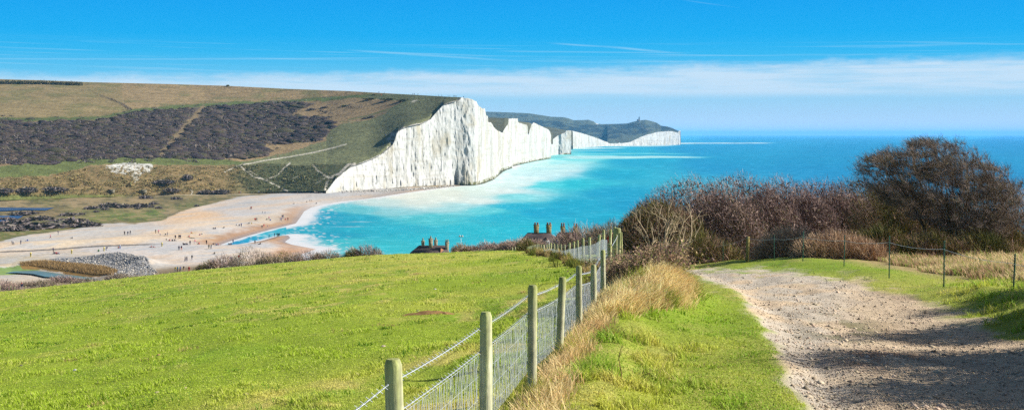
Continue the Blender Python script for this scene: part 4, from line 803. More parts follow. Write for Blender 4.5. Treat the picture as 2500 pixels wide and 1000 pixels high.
MIDB = [(1425, 108, 3.1, 3.2, PUR, 'round brown bush hiding the cottage roofs behind the fence'), (1490, 92, 2.3, 2.6, GRY, 'twiggy bush beside the strainer post'), (1280, 150, 3.0, 2.1, PUR, 'clipped looking brown bush above the hollow of the fence'), (1240, 155, 1.6, 1.6, PUR, 'small brown bush at the end of the far fence')]
for i, (x_, D_, hw, hh, pal, lab) in enumerate(MIDB):
    loc = at(x_, D_); loc = (loc[0], loc[1], [EZ - (628 - HY) / F * D_, EZ - (620 - HY) / F * D_, EZ - (618 - HY) / F * D_, EZ - (617 - HY) / F * D_][i])
    bush('bush', lab, loc, [(0, 0, 0, hw, 2.2, hh * .93), (-hw * .5, -.4, 0, hw * .6, 1.6, hh * .75), (hw * .55, -.3, 0, hw * .6, 1.6, hh * .8)], 7000, .65, .024, pal, (-.3, 0, 0), 40 + i, .5, 7, 'bushes along the fence above the cottages', fill=.4)
EDGE = [(512, 240, 2.6, 1.9, GRN, 'low dark bush at the inland end of the field edge shrubs', 660), (545, 240, 3.0, 2.6, PUR, 'dark windswept bush behind the thin fence posts', 656), (612, 236, 4.2, 3.5, GRY, 'tallest brown twiggy bush at the field edge below the beach crowd', 655), (660, 235, 2.6, 2.3, GRY, 'pale straw coloured bush beside the tallest field edge bush', 651), (700, 238, 3.2, 2.5, GRN, 'dark green brown bush with a pale stem at the field edge', 647), (752, 236, 3.4, 2.2, PUR, 'long low purple bush along the field edge', 642),
        (800, 236, 3.2, 1.9, GRY, 'pale grass topped bush along the field edge by the surf', 637), (862, 230, 1.8, 1.9, GRN, 'small olive bush next to the dark domed bush', 632), (898, 230, 2.9, 2.4, PUR, 'dark domed bush at the seaward end of the field edge', 630), (1125, 225, 1.8, 1.7, GRN, 'olive bush beside the brick chimney cottage', 618), (1150, 225, 1.7, 1.3, PUR, 'small dark bush behind the pickets', 617), (1182, 225, 2.3, 1.8, PUR, 'feathery mauve bush behind the pickets', 616), (1205, 222, 1.6, 1.5, PUR, 'thin mauve bush near the end of the pickets', 614)]
for i, (x_, D_, hw, hh, pal, lab, yb) in enumerate(EDGE):
    hh *= 1.32
    bush('bush', lab, at(x_, D_, yb + 4), [(0, 0, 0, hw, 2.2, hh), (-hw * .6, -.5, 0, hw * .6, 1.6, hh * .7), (hw * .6, -.4, 0, hw * .6, 1.6, hh * .75)], 2600, .8, .045, pal, (-.4, 0, 0), 60 + i, .6, 6, 'shrubs along the lower edge of the field', fill=.45)
NEARV = [(0, 345, 4.5, 2.9, PUR, 'large dark bush near the hiker with the red hat', 707), (55, 360, 3.6, 1.6, GRY, 'low tan bush beside the hiker with the red hat', 700), (100, 340, 4.2, 1.9, GRY, 'sprawling straw coloured bush below the pond', 699), (155, 350, 4.0, 2.2, PUR, 'dark green topped bush at the near bank of the pond', 689), (215, 330, 4.2, 1.4, GRY, 'flat tan bush near the pond outlet', 690), (292, 350, 3.2, 1.9, GRY, 'brown bush at the tip of the pond beside the boulders', 682), (340, 330, 3.2, 1.3, GRY, 'low brown bush between boulders and field', 681), (395, 320, 2.4, 1.1, GRY, 'small brown bush below the walkers on the shingle', 676)]
for i, (x_, D_, hw, hh, pal, lab, yb) in enumerate(NEARV):
    hh *= 1.15
    D_ = F * (EZ - 2) / (yb + 2 - HY); X_, Y_ = (x_ - CX) / F * D_, D_; bush('bush', lab, (X_, Y_, 1.9), [(0, 0, 0, hw, 3, hh), (-hw * .7, -.5, 0, hw * .7, 2.2, hh * .8), (hw * .7, -.4, 0, hw * .7, 2.2, hh * .75)], 2600, 1.0, .06, pal, (-.3, 0, 0), 80 + i, .6, 6, 'shrubs around the pond', fill=.45)

for i, (x_, k_, hw, hh, lab) in enumerate(((1259, 35.5, .95, 1.25, 'dark bramble clump smothering the far end of the long netting fence'), (1287, 26.5, 1.05, 1.35, 'larger dark bramble clump growing through the long netting fence'))):
    D_ = 41 + 3.05 * k_; X_ = float(fence_x(D_)); bush('bramble', lab, (X_, D_, float(gz(X_, D_)) - .1), [(0, 0, 0, hw, 1.2, hh), (-.5, -.5, 0, hw * .7, 1., hh * .6)], 2200, .5, .02, GRN, (-.2, 0, 0), 120 + i, .5, 5, cat='bramble', sr=.015)
# windswept hawthorn
def colonize(roots, att, step, di, dk, iters, bias):
    P = [np.array(r, float) for r in roots]; par = [-1] * len(P); att = np.array(att); alive = np.ones(len(att), bool)
    nd = np.full(len(att), 1e9); ni = np.zeros(len(att), int); new = list(range(len(P)))
    for _ in range(iters):
        for k in new:
            d = np.linalg.norm(att - P[k], axis=1); u = d < nd; nd[u] = d[u]; ni[u] = k
        alive &= nd > dk; a = np.where(alive & (nd < di))[0]
        if not len(a): break
        acc = {}
        for k in np.unique(ni[a]):
            s = a[ni[a] == k]; v = nrm(att[s] - P[k]).sum(0); acc[k] = nrm(nrm(v) + bias + rng.normal(0, .12, 3))
        new = []
        for k, v in acc.items():
            q = P[k] + v * step
            P.append(q); par.append(k); new.append(len(P) - 1)
    return np.array(P), np.array(par)
def tree_mesh(P, par, r_tip, expo=2.4, rmax=.2):
    n = len(P); m = np.zeros(n); ch = np.bincount(par[par >= 0], minlength=n)
    m[ch == 0] = r_tip ** expo
    for i in range(n - 1, -1, -1):
        if par[i] >= 0: m[par[i]] += m[i]
    return np.minimum(m ** (1 / expo), rmax), ch
OUT = np.array([(2098, 397), (2130, 380), (2170, 370), (2215, 352), (2240, 340), (2300, 342), (2350, 360), (2400, 395), (2440, 410), (2464, 450), (2490, 520), (2480, 560), (2430, 572), (2390, 560), (2330, 560), (2260, 548), (2210, 512), (2160, 492), (2125, 470), (2108, 430)], float)
TD = 56.; base = at(2330, TD)
q = np.stack([rng.uniform(2090, 2495, 9000), rng.uniform(335, 580, 9000)], -1); q = q[inpoly(q[:, 0], q[:, 1], OUT)]; q = q[rng.uniform(size=len(q)) < .35 + .65 * (fbm(q[:, 0] / 34, q[:, 1] / 22, 511, 3) > .47)][:2600]
dep = rng.normal(0, 1.1, len(q)); att = np.stack([(q[:, 0] - CX) / F * TD, TD + dep, EZ - (q[:, 1] - HY) / F * TD], -1)
roots = [at(x_, TD + dy) for x_, dy in ((2290, .2), (2325, -.3), (2350, .4), (2375, 0), (2400, .3))]
for r_ in list(roots):   # short trunks that lean with the wind before they branch
    for k_ in range(1, 3): pass
P_, par_ = colonize([(r[0], r[1], r[2] - .1) for r in roots], att, .17, 9., .30, 90, np.array([-.05, 0, .12]))
rad, ch = tree_mesh(P_, par_, .0075, 2.25, .19)
tr = empty('windswept_tree', base, 'bare windswept hawthorn tree leaning inland against the blue sea', 'tree'); b = MB()
for i in range(len(P_)):
    if par_[i] < 0: continue
    a_, c_ = P_[par_[i]], P_[i]; b.tube([a_ - base, c_ - base + (c_ - a_) * .12], [rad[par_[i]] if rad[par_[i]] < rad[i] * 1.6 else rad[i] * 1.25, rad[i]], 5 if rad[i] > .03 else 3, alb(96, 86, 66) if rad[i] > .012 else alb(112, 92, 84), cap=False)
b.build('trunk', M_twig, tr)
thin = np.where(rad < .02)[0]; k = rng.choice(thin, 34000); dirp = nrm(P_[k] - P_[np.maximum(par_[k], 0)]); n = len(k)
dq = nrm(dirp * .7 + [-.35, 0, .35] + rng.normal(0, .5, (n, 3))); Ln = rng.uniform(.15, .48, n); P0 = P_[k] + rng.normal(0, .03, (n, 3)) - np.array(base)
pal = 1.75 * np.array([alb(c) for c in ((100, 90, 82), (132, 114, 108), (110, 100, 70), (146, 130, 120), (92, 90, 56))]); cc = pal[rng.choice(5, n, p=[.3, .25, .15, .2, .1])] * rng.uniform(.7, 1.3, (n, 1))
q = np.stack([rng.uniform(2090, 2500, 200000), rng.uniform(330, 590, 200000)], -1); q = q[inpoly(q[:, 0] + 26 * (fbm(q[:, 0] / 22, q[:, 1] / 16, 521, 3) - .5), q[:, 1] + 22 * (fbm(q[:, 0] / 20, q[:, 1] / 14, 522, 3) - .5), OUT)]
q = q[(fbm((q[:, 0] + q[:, 1]) / 40, (q[:, 1] - .4 * q[:, 0]) / 13, 523, 4) > .50 + .06 * (q[:, 1] < 400))][:34000]; m = len(q); E0 = np.stack([(q[:, 0] - CX) / F * TD, TD + rng.normal(0, .8, m), EZ - (q[:, 1] - HY) / F * TD], -1) - np.array(base)
de = nrm(np.array([-.55, 0, .45]) + rng.normal(0, .5, (m, 3))); le = rng.uniform(.15, .42, m); ce = pal[rng.choice(5, m, p=[.3, .2, .2, .15, .15])] * rng.uniform(.6, 1.15, (m, 1))
V_, f, C_ = merge([twigs(E0, E0 + de * le[:, None], .010 * rng.uniform(.6, 1.5, m), ce, 1.2), twigs(P0, P0 + dq * Ln[:, None], (.0085 * rng.uniform(.6, 1.4, n)), cc, 1.2)]); mk('crown', V_, f, M_twig, tr, C_)

# trees just out of frame on the seaward side, whose shade falls across the track
for i, (X_, Y_, hw, hh) in enumerate(((9.6, 16.2, 2.0, 4.0), (8.6, 13.6, 1.3, 3.2), (11.0, 19.6, 1.6, 3.6), (13.0, 23.2, 1.6, 3.4))):
    bush('bush', ['tall hawthorn bush beside the path shading its near bend', 'smaller hawthorn bush by the shaded edge of the path', 'rounded hawthorn bush on the bank beside the last stake', 'low hawthorn bush behind the last stake'][i], (X_, Y_, float(gz(X_, Y_))), [(0, 0, hh * .3, hw * .8, 1.3, hh * .6), (-hw * .5, .6, hh * .2, hw * .6, 1.2, hh * .45), (hw * .4, -.7, hh * .2, hw * .7, 1.3, hh * .5)], 5200, .6, .016, PUR, (-.3, 0, 0), 100 + i, .4, 8, 'hawthorns beside the track', fill=.5)

# bramble thicket on the grass mound
bx, by = 2.15 + .62, 25.8; bl = (bx, by, float(gz(bx, by)) - .05)
br = empty('bramble', bl, 'tangled bramble thicket with withered leaves on the grass mound by the fence', 'bramble')
n = 520; V_s, F_s, C_s = [], [], []; b = MB(); leaves = []
for i in range(n):
    a_ = rng.uniform(0, 6.28); r0 = rng.uniform(0, 1) ** .6; st = np.array([math.cos(a_) * .6 * r0 + rng.normal(0, .1), math.sin(a_) * 2.2 * r0 + 1.0, 0.0]); st[2] = float(gz(bl[0] + st[0], bl[1] + st[1])) - bl[2]
    dr = nrm(np.array([math.cos(a_) * .45 + .12 + rng.normal(0, .35), math.sin(a_) * .7 + rng.normal(0, .35), rng.uniform(1.0, 2.0)])); Ln = rng.uniform(.6, 1.35); t = np.linspace(0, 1, 8)[:, None]
    P = st + dr * Ln * t + np.array([0, 0, -1.]) * (.42 * Ln * t ** 2.6) + rng.normal(0, .015, (8, 3)); P[:, :2] += dr[:2] * .3 * t ** 2
    b.tube(P, np.linspace(.0065, .003, 8), 3, alb(*[(156, 126, 118), (180, 152, 126), (142, 122, 98), (204, 176, 142)][rng.integers(4)]) * rng.uniform(.7, 1.2), cap=False); leaves.append(P[2:])
b.build('stem', M_twig, br); Lf = np.concatenate(leaves); k = rng.integers(0, len(Lf), 9000); n = len(k); P0 = Lf[k] + rng.normal(0, .05, (n, 3)); s = rng.uniform(.018, .042, n)
pal = 1.5 * np.array([alb(c) for c in ((140, 112, 100), (170, 140, 114), (136, 118, 88), (204, 176, 136), (110, 120, 60), (124, 104, 98))]); cc = pal[rng.choice(6, n)] * rng.uniform(.7, 1.3, (n, 1))
V_, f, C_ = merge([twigs(P0, P0 + nrm(rng.normal(size=(n, 3))) * (s * 1.5)[:, None], s, cc, 1.1)]); mk('withered_leaves', V_, f, M_dry, br, C_)
# bare dead shrub standing above it
ds = (3.42, 28.6, float(gz(3.42, 28.6))); dsx = empty('dead_shrub', ds, 'pale leafless dead shrub standing up out of the bramble', 'shrub'); b = MB()
def limb(p, d, L_, r, depth):
    d = nrm(np.asarray(d)); m = 5; P = [np.array(p, float)]
    for j in range(m): d = nrm(d + rng.normal(0, .10, 3) + [0, 0, .05]); P.append(P[-1] + d * L_ / m)
    P = np.array(P); b.tube(P, np.linspace(r, r * .55, m + 1), 5, 1.25 * alb(196, 176, 144) * rng.uniform(.8, 1.2), cap=False)
    if depth:
        for j in range(rng.integers(2, 5)): s_ = P[rng.integers(2, m + 1)]; limb(s_, d + rng.normal(0, .5, 3), L_ * rng.uniform(.45, .75), r * .6, depth - 1)
for dx, dz, L_ in ((.05, 1.6, 1.15), (.35, 1.3, 1.0), (-.25, 1.5, .85), (.75, .9, 1.0), (.6, 1.2, .8), (.15, 1.5, .95)): limb((dx * .3, rng.normal(0, .15), .25), (dx, rng.normal(0, .2), dz), L_, .024, 3)
b.build('stem', M_twig, dsx)
# ================================================================== scrub and bushes on the down and the marsh
def leafball(n, w=1., h=.8, q=.30, pal=PUR, seed=0, gain=1.5):
    """one low bush as many small clumps of twig, unit size"""
    d = nrm(rng.normal(size=(n, 3))); d[:, 2] = np.abs(d[:, 2]); fr = rng.uniform(.55, 1.05, n) * (1 + .35 * (fbm(np.arctan2(d[:, 1], d[:, 0]) * 1.6 + seed * 5, d[:, 2] * 2, seed) - .5))
    P = d * fr[:, None] * [w, w, h]; p_ = np.array([s2l(c) for c in pal]) / LIT * gain
    c = p_[rng.integers(0, len(p_), n)] * rng.uniform(.6, 1.35, (n, 1)); dr = nrm(d + rng.normal(0, .7, (n, 3)) + [-.4, 0, .3]); s = q * rng.uniform(.6, 1.4, n)
    return twigs(P - dr * s[:, None] * .6, P + dr * s[:, None] * .6, s * .55, c, 1.2)
def hill_pt(x, y): x, y = np.asarray(x, float), np.asarray(y, float); return Wp(x, y, hillD(x, y))
DKS = [(80, 73, 76), (94, 85, 84), (104, 93, 90), (90, 88, 72), (114, 103, 94), (86, 80, 78)]
def scatter_scrub(name, polys, n, label, size, seed, pal, dens=.42):
    cand = rng.uniform([-100, 225], [1000, 480], (n * 12, 2)); k = np.zeros(len(cand), bool)
    wx = cand[:, 0] + 30 * (fbm(cand[:, 0] / 14, cand[:, 1] / 6, 71) - .5); wy = cand[:, 1] + 13 * (fbm(cand[:, 0] / 22, cand[:, 1] / 8, 73) - .5)
    for p in polys: k |= inpoly(wx, wy, p)
    k &= (fbm(cand[:, 0] / 16, cand[:, 1] / 5, seed, 3) > dens + rng.normal(0, .05, len(cand))) & (dpoly(wx, wy, [(384, 392), (412, 352), (455, 305), (498, 262)]) > 6)
    c = cand[k][:n]; B = hill_pt(c[:, 0], c[:, 1]); m = 18; r = size * rng.lognormal(0, .35, len(c))
    V_, f, C_ = leafball(len(c) * m, 1, .30, .36, pal, seed, 1.6); V_ = V_.reshape(len(c), m * 4, 3) * r[:, None, None] + B[:, None]; tint = rng.uniform(.8, 1.2, len(c))
    V_[..., 2] += .25 * r[:, None]; C_ = C_.reshape(len(c), -1, 3) * tint[:, None, None]
    return tag(mk(name, V_, f, M_twig, None, C_), label, 'scrub', kind='stuff')
def scrub_domes(n, r0, cols, seed):
    c = rng.uniform([-100, 240], [830, 405], (n * 6, 2)); wx = c[:, 0] + 26 * (fbm(c[:, 0] / 14, c[:, 1] / 6, 71) - .5); wy = c[:, 1] + 11 * (fbm(c[:, 0] / 18, c[:, 1] / 7, 73) - .5)
    k = inpoly(wx, wy, SCRUB) & (dpoly(wx, wy, [(384, 392), (412, 352), (455, 305), (498, 262)]) > 10) & (fbm(c[:, 0] / 16, c[:, 1] / 5, seed, 3) > .36); c = c[k][:n]; B = hill_pt(c[:, 0], c[:, 1]); n = len(c)
    th = np.arange(9) * 2 * np.pi / 9; U = np.concatenate([np.stack([a * np.cos(th), a * np.sin(th), 0 * th + h], -1) for a, h in ((1, -.25), (.92, .3), (.62, .75), (.22, .98))]); m = len(U)
    r = r0 * rng.lognormal(0, .35, n); V_ = U[None] * rng.uniform(.78, 1.22, (n, m, 1)) * (np.stack([r * 1.6, r * 1.2, r * .5], -1)[:, None]) + B[:, None]
    i = np.arange(3)[:, None] * 9; j = np.arange(9)[None]; q = np.concatenate([np.stack([i + j, i + (j + 1) % 9, i + 9 + (j + 1) % 9, i + 9 + j], -1).reshape(-1, 4), [[27, 28, 29, 30], [27, 30, 31, 32], [27, 32, 33, 34], [27, 34, 35, 35 - 8]]][:1])
    f = (np.arange(n)[:, None, None] * m + q).reshape(-1, 4); t = (np.arange(n)[:, None, None] * m + np.array([[27, 27 + a, 28 + a] for a in range(1, 8)])).reshape(-1, 3); cc = np.array([s2l(v) for v in cols])[rng.integers(0, len(cols), n)] / LIT * rng.uniform(.85, 1.2, (n, 1))
    tag(mk('hillside_scrub', V_, [f, t], pm('scrub_canopy', vary=[(.9, .6, 1.35), (2.5, .7, 1.3)], bump=(1.4, 1.0, .8)), None, np.repeat(cc, m, 0), smooth=True), 'rounded dark purple thorn scrub covering the middle of the hillside', 'scrub', kind='stuff')
scrub_domes(9500, 1.65, [(80, 70, 72), (92, 80, 77), (74, 66, 70), (104, 91, 80), (88, 84, 64)], 601)
scatter_scrub('hillside_scrub', [SCRUB], 4200, 'twiggy tufts standing out of the dark scrub on the middle of the hillside', 1.6, 601, DKS)
scatter_scrub('bank_scrub', [[(560, 404), (800, 404), (808, 440), (790, 464), (690, 465), (620, 470), (560, 440)]], 2600, 'dark green tufted scrub on the steep bank above the beach', 1.0, 611, [(88, 98, 66), (70, 80, 58), (110, 112, 76), (124, 112, 80)], .35)
scatter_scrub('bank_scrub', [[(0, 436), (110, 432), (230, 408), (560, 408), (580, 468), (400, 474), (0, 484)]], 2400, 'tan and olive tussocks on the bank below the green terrace', .9, 612, [(150, 130, 88), (128, 118, 74), (104, 104, 62), (166, 144, 100)], .42)
scatter_scrub('hillside_scrub', [[(640, 252), (800, 240), (900, 246), (830, 300), (800, 345), (640, 352)], [(-80, 285), (240, 286), (330, 268), (500, 255), (500, 275), (240, 300), (-80, 305)], [(-80, 390), (560, 380), (700, 345), (640, 392), (200, 400), (-80, 412)]], 900, 'scattered dark bushes thinning out along the margins of the hillside scrub', 1.5, 615, DKS, .56)
protos = []
for i, pal in enumerate((DKS, DKS, [(86, 92, 58), (70, 76, 54), (104, 98, 70)])):
    V_, f, C_ = leafball(420, 1., .75, .26, pal, 620 + i, 2.5); o = mk('bush', V_, f, M_twig, None, C_); protos.append(o)
used = [False] * 3
def wild(kind, loc, w, h, label, group):
    o = protos[kind] if not used[kind] else protos[kind].copy()
    if used[kind]: COL.objects.link(o)
    used[kind] = True; o.location = [float(v) for v in loc]; o.scale = (w / 2, w / 2, h); o.rotation_euler = (0, 0, rng.uniform(0, 6)); return tag(o, label, 'bush', group)
def wide(kind, x, y, wpx, hpx, where, label, group):
    if where == 'h': D_ = float(hillD(x, y)); p = Wp(x, y, D_)
    else: D_ = F * (EZ - 1.8) / (y - HY); X_ = (x - CX) / F * D_; p = (X_, D_, float(vz(X_, D_)) - .1)
    o = wild(kind, p, wpx / F * D_, hpx / F * D_, label, group); o.scale[1] = min(o.scale[1], 3.5 + .3 * o.scale[1]); o.rotation_euler = (0, 0, rng.choice([0, math.pi]) + rng.normal(0, .1))
HB = [(12, 470, 46, 14, 0, 'dark bush on the bank above the tan reed strip at the picture edge'), (66, 468, 56, 15, 0, 'dark bush on the bank above the lagoon, second one inland'), (132, 466, 66, 14, 0, 'long dark bush on the bank, directly above the dark river bend'), (400, 447, 62, 11, 0, 'long purple bush below the white chalk scar'), (457, 438, 26, 16, 0, 'upright dark bush on the bank beside the long purple bush'), (418, 467, 48, 10, 0, 'oval dark bush near the foot of the bank below the chalk scar'),
      (502, 470, 34, 8, 0, 'small dark bush at the foot of the bank'), (540, 471, 50, 11, 0, 'low dark bush at the foot of the bank next to the beach track'), (843, 259, 22, 4, 2, 'small dark bush alone on the tan slope under the skyline track'), (792, 263, 20, 4, 0, 'flat dark bush on the upper tan slope'), (760, 268, 24, 5, 0, 'dark bush on the tan slope at the edge of the scrub'), (906, 287, 20, 6, 0, 'round dark bush in the tan triangle on the green down'), (889, 290, 12, 4, 0, 'tiny dark bush in the tan triangle on the green down'),
      (905, 243, 40, 6, 2, 'dark gorse clump below the skyline, inland end'), (950, 244, 46, 6, 2, 'dark gorse clump below the skyline, middle one'), (985, 246, 36, 5, 2, 'dark gorse clump below the skyline beside the chalk patch'), (913, 232, 10, 3, 2, 'speck of a bush right under the skyline'), (556, 211, 9, 5, 2, 'lone small dark bush breaking the bare skyline'), (250, 293, 30, 7, 0, 'dark bush at the upper corner of the hillside scrub'), (380, 412, 10, 4, 2, 'tiny bush on the fence line beside the chalk scar'), (820, 432, 12, 5, 2, 'dark tuft at the top of the crumbling chalk slope')]
for x_, y_, w_, h_, k_, lab in HB: wide(k_, x_, y_, w_, h_, 'h', lab, 'bushes dotted over the down')
MBS = [(80, 556, 190, 13, 0, 'broad dark scrub bush on the marsh beside the pale beach edge'), (165, 546, 110, 13, 1, 'dark mounded bush on the marsh close to the shingle'), (215, 553, 80, 10, 0, 'flat dark bush where the marsh meets the shingle'), (25, 562, 70, 10, 1, 'dark bush on the marsh edge at the picture border'), (40, 546, 90, 11, 1, 'grey brown bush beside the bright blue river water'), (100, 535, 80, 9, 0, 'dark bush below the dark river bend'), (170, 526, 50, 7, 1, 'small grey bush between river and green marsh'), (195, 524, 30, 5, 0, 'tiny bush on the pale marsh path'),
       (270, 506, 62, 11, 1, 'rounded bush on the far marsh below the bunker'), (225, 510, 40, 8, 1, 'brownish bush beside the head of the river'), (305, 507, 40, 9, 0, 'dark bush on the far marsh, low and round'), (345, 505, 64, 9, 0, 'long dark bush on the far marsh'), (375, 498, 26, 6, 0, 'small dark bush behind the long one on the far marsh'), (388, 508, 20, 6, 1, 'little bush on the bright green marsh grass'), (337, 510, 20, 5, 0, 'dot of a bush in front of the long dark one'), (255, 512, 22, 5, 0, 'tiny dark bush near the two walkers on the marsh'), (235, 517, 16, 5, 0, 'tiny dark bush nearer the shingle than the two walkers'),
       (355, 484, 36, 8, 0, 'dark bush at the foot of the hill beside the fence line'), (430, 486, 30, 6, 0, 'small dark bush on the flat below the bank'), (480, 504, 14, 5, 1, 'pale tuft of a bush at the edge of the shingle'), (10, 530, 60, 7, 1, 'dark strip of bush between the two river arms'), (60, 519, 100, 7, 1, 'long tan brown bush on the spit between the river arms')]
for x_, y_, w_, h_, k_, lab in MBS: wide(k_, x_, y_ + 2, w_, h_ * 1.45, 'v', lab, 'bushes on the marsh')
def hedge(label, pts, h, w, n, pal, seed, where=hill_pt):
    t = rng.uniform(0, 1, n); p = np.array(pts, float); L_ = np.linspace(0, 1, len(p)); x_ = np.interp(t, L_, p[:, 0]); y_ = np.interp(t, L_, p[:, 1]); hh = np.interp(t, L_, p[:, 2]) if p.shape[1] > 2 else 1
    B = where(x_, y_); V_, f, C_ = leafball(n, 1, 1, .4, pal, seed, 1.2); V_ = V_.reshape(n, 4, 3) * [w, w, h] * np.reshape(hh * np.ones(n), (-1, 1, 1)) + B[:, None]; return tag(mk('hedge', V_, f, M_twig, None, C_), label, 'hedge')
hedge('dark gorse hedge along the inland skyline', [(-60, 205), (0, 205), (100, 206), (200, 209)], 4.4, 2.6, 2600, [(44, 56, 36), (58, 66, 44), (86, 84, 46)], 631)
hedge('thin dark hedge climbing the down from the scrub to the skyline', [(208, 204, .3), (222, 222, .4), (250, 236, .6), (275, 245, 1.), (300, 257, 1.2), (318, 270, 1.3)], 1.8, 1.6, 900, DKS, 632)
# reeds and boulders by the pond
c_ = rng.uniform([40, 640], [300, 680], (26000, 2)); c_ = c_[inpoly(c_[:, 0], c_[:, 1], REEDS)][:7000]; X_, Y_ = sea_xy(c_[:, 0], c_[:, 1], 1.6); n = len(X_)
stuff('reeds', [blades(np.stack([X_, Y_, vz(X_, Y_)], -1), rng.uniform(.4, .9, n), np.full(n, .16), np.zeros((n, 3)) + [-.2, 0, 0], alb(186, 154, 104) * rng.uniform(.7, 1.2, (n, 1)), 1.2, .4)], M_dry, 'rusty tan reed bed along the far bank of the pond', 'reeds')
def rocks(name, c_, z, size, cols, label):
    X_, Y_ = sea_xy(c_[:, 0], c_[:, 1], z); n = len(X_); Q = O[None] * rng.uniform(.55, 1.3, (n, 6, 1)); a = rng.uniform(0, 6.28, n); Q = np.stack([Q[..., 0] * np.cos(a)[:, None] - Q[..., 1] * np.sin(a)[:, None], Q[..., 0] * np.sin(a)[:, None] + Q[..., 1] * np.cos(a)[:, None], Q[..., 2]], -1)
    V_ = (np.stack([X_, Y_, vz(X_, Y_) + .1], -1)[:, None] + Q * (size * rng.lognormal(0, .35, n))[:, None, None]).reshape(-1, 3); cc = np.array([alb(c) for c in cols])[rng.integers(0, len(cols), n)] * rng.uniform(.75, 1.2, (n, 1))
    return stuff(name, [(V_, (np.arange(n)[:, None, None] * 6 + Fo).reshape(-1, 3), np.repeat(cc, 6, 0))], pm('boulder_stone', vary=[(2, .8, 1.15)]), label, 'boulders')
c_ = rng.uniform([105, 630], [395, 690], (16000, 2)); bp = [(118, 634), (200, 632), (300, 637), (350, 646), (388, 664), (372, 672), (325, 678), (290, 676), (262, 660), (235, 655), (150, 642)]
c_ = c_[inpoly(c_[:, 0] + 12 * (fbm(c_[:, 0] / 12, c_[:, 1] / 4, 641) - .5), c_[:, 1], bp)]; rocks('boulders', c_[:3200], 2.2, .22, [(226, 216, 202), (212, 206, 196), (176, 176, 178), (116, 120, 130), (140, 142, 148)], 'grey and white boulders heaped as sea defence beside the pond')  # bluish dark stones put the bank's shaded faces into the colour

xr = rng.uniform(800, 1112, 700); yr = pl(xr, CLIFF_B) + 1.0 + np.abs(rng.normal(0, 1.0, 700)) - .4; rocks('chalk_rubble', np.stack([xr, yr], -1), 2.2, .55, [(236, 234, 226), (214, 210, 200), (190, 186, 176)], 'white chalk rubble fallen along the foot of the tallest cliff')

# ================================================================== cottages
M_slate = pm('roof_tile', base=alb(112, 98, 96), rough=.75, spec=.2, vary=[((1.2, 5, 5), .7, 1.25), (.5, .75, 1.2)], bump=((1, 4.5, 4.5), .5, .08))
M_clay = pm('clay_tile', base=alb(198, 140, 104), rough=.8, vary=[((1.2, 5, 5), .7, 1.2)])  # on the cottage hip this warm tone paints in sunlight
M_brick = pm('chimney_brick', base=alb(176, 160, 116), vary=[((3, 3, 9), .7, 1.2), (1.2, .8, 1.15)])
M_flint = pm('flint_brick', base=alb(196, 184, 160), vary=[((4, 4, 8), .6, 1.2)])
M_pot = pm('chimney_pot', base=alb(196, 112, 84), vary=[(4, .75, 1.15)]); M_pot2 = pm('buff_pot', base=alb(206, 186, 140), vary=[(4, .75, 1.15)])
M_render = pm('white_render', base=alb(226, 228, 232), vary=[(1.5, .9, 1.05)]); M_glass = pm('dark_window_glass', base=(.03, .04, .05), rough=.1, spec=.6); M_frame = pm('white_frame', base=alb(235, 235, 235))
def hip(b, a, d, r, ze, zr, dx=0, th=.12):
    V = [(-a, -d, ze), (a, -d, ze), (a, d, ze), (-a, d, ze), (-r + dx, 0, zr), (r + dx, 0, zr)]; V = V + [(x_, y_, z_ - th) for x_, y_, z_ in V[:4]]
    b.add(V, [[0, 1, 5, 4], [2, 3, 4, 5], [0, 6, 7, 1], [1, 7, 8, 2], [2, 8, 9, 3], [3, 9, 6, 0], [9, 8, 7, 6]]); b.add(V, [[1, 2, 5], [3, 0, 4]])
def chimney(par, x_, y_, z0, z1, w_, d_, pots, mb, mp, ph=.75):
    b = MB(); b.box((x_, y_, (z0 + z1) / 2), (w_, d_, z1 - z0)); b.box((x_, y_, z1 - .38), (w_ + .14, d_ + .14, .14)); b.box((x_, y_, z1 + .06), (w_ + .2, d_ + .2, .12)); o = b.build('chimney', mb, par)
    for i in range(pots):
        p = MB(); p.lathe([(.16, 0), (.14, ph * .8), (.18, ph * .84), (.18, ph), (.11, ph), (.10, ph * .6)], (x_ + (i - (pots - 1) / 2) * w_ * .52, y_, z1 + .12), 10); p.build('chimney_pot', mp, o, smooth=True)
    return o
def window(par, c, w_, h_):
    f = MB(); f.box(c, (w_ + .16, .10, h_ + .16)); o = f.build('window', M_frame, par); g = MB()
    for sx in (-1, 1): g.box((c[0] + sx * w_ / 4, c[1] - .052, c[2]), (w_ / 2 - .05, .03, h_)) 
    g.build('pane', M_glass, o)
D_ = 300.; k = D_ / F; cx_ = 1048.; c1 = empty('cottage', ((cx_ - CX) * k, D_, EZ - (640 - HY) * k), 'old cottage with a dark hipped roof and four stone chimneys at the field edge', 'cottage')
zz = lambda y_: (640 - y_) * k
b = MB(); b.box((0, 0, zz(619) / 2 - 1), (9.0, 6.0, zz(619) + 2)); b.build('wall', M_flint, c1); b = MB(); hip(b, 4.75, 3.5, 3.4, zz(617.5), zz(598.5), .9); b.build('roof', M_slate, c1)
for x_, ysh, w_, np_, yy in ((1032.5, 588.4, .72, 1, .2), (1052, 582.5, .95, 1, -.6), (1063.8, 587, .8, 1, .5), (1092, 590.5, .85, 2, -1.2)): chimney(c1, (x_ - cx_) * k, yy, zz(606 if x_ < 1090 else 622), zz(ysh), w_, .8, np_, M_flint, M_pot2, .6)
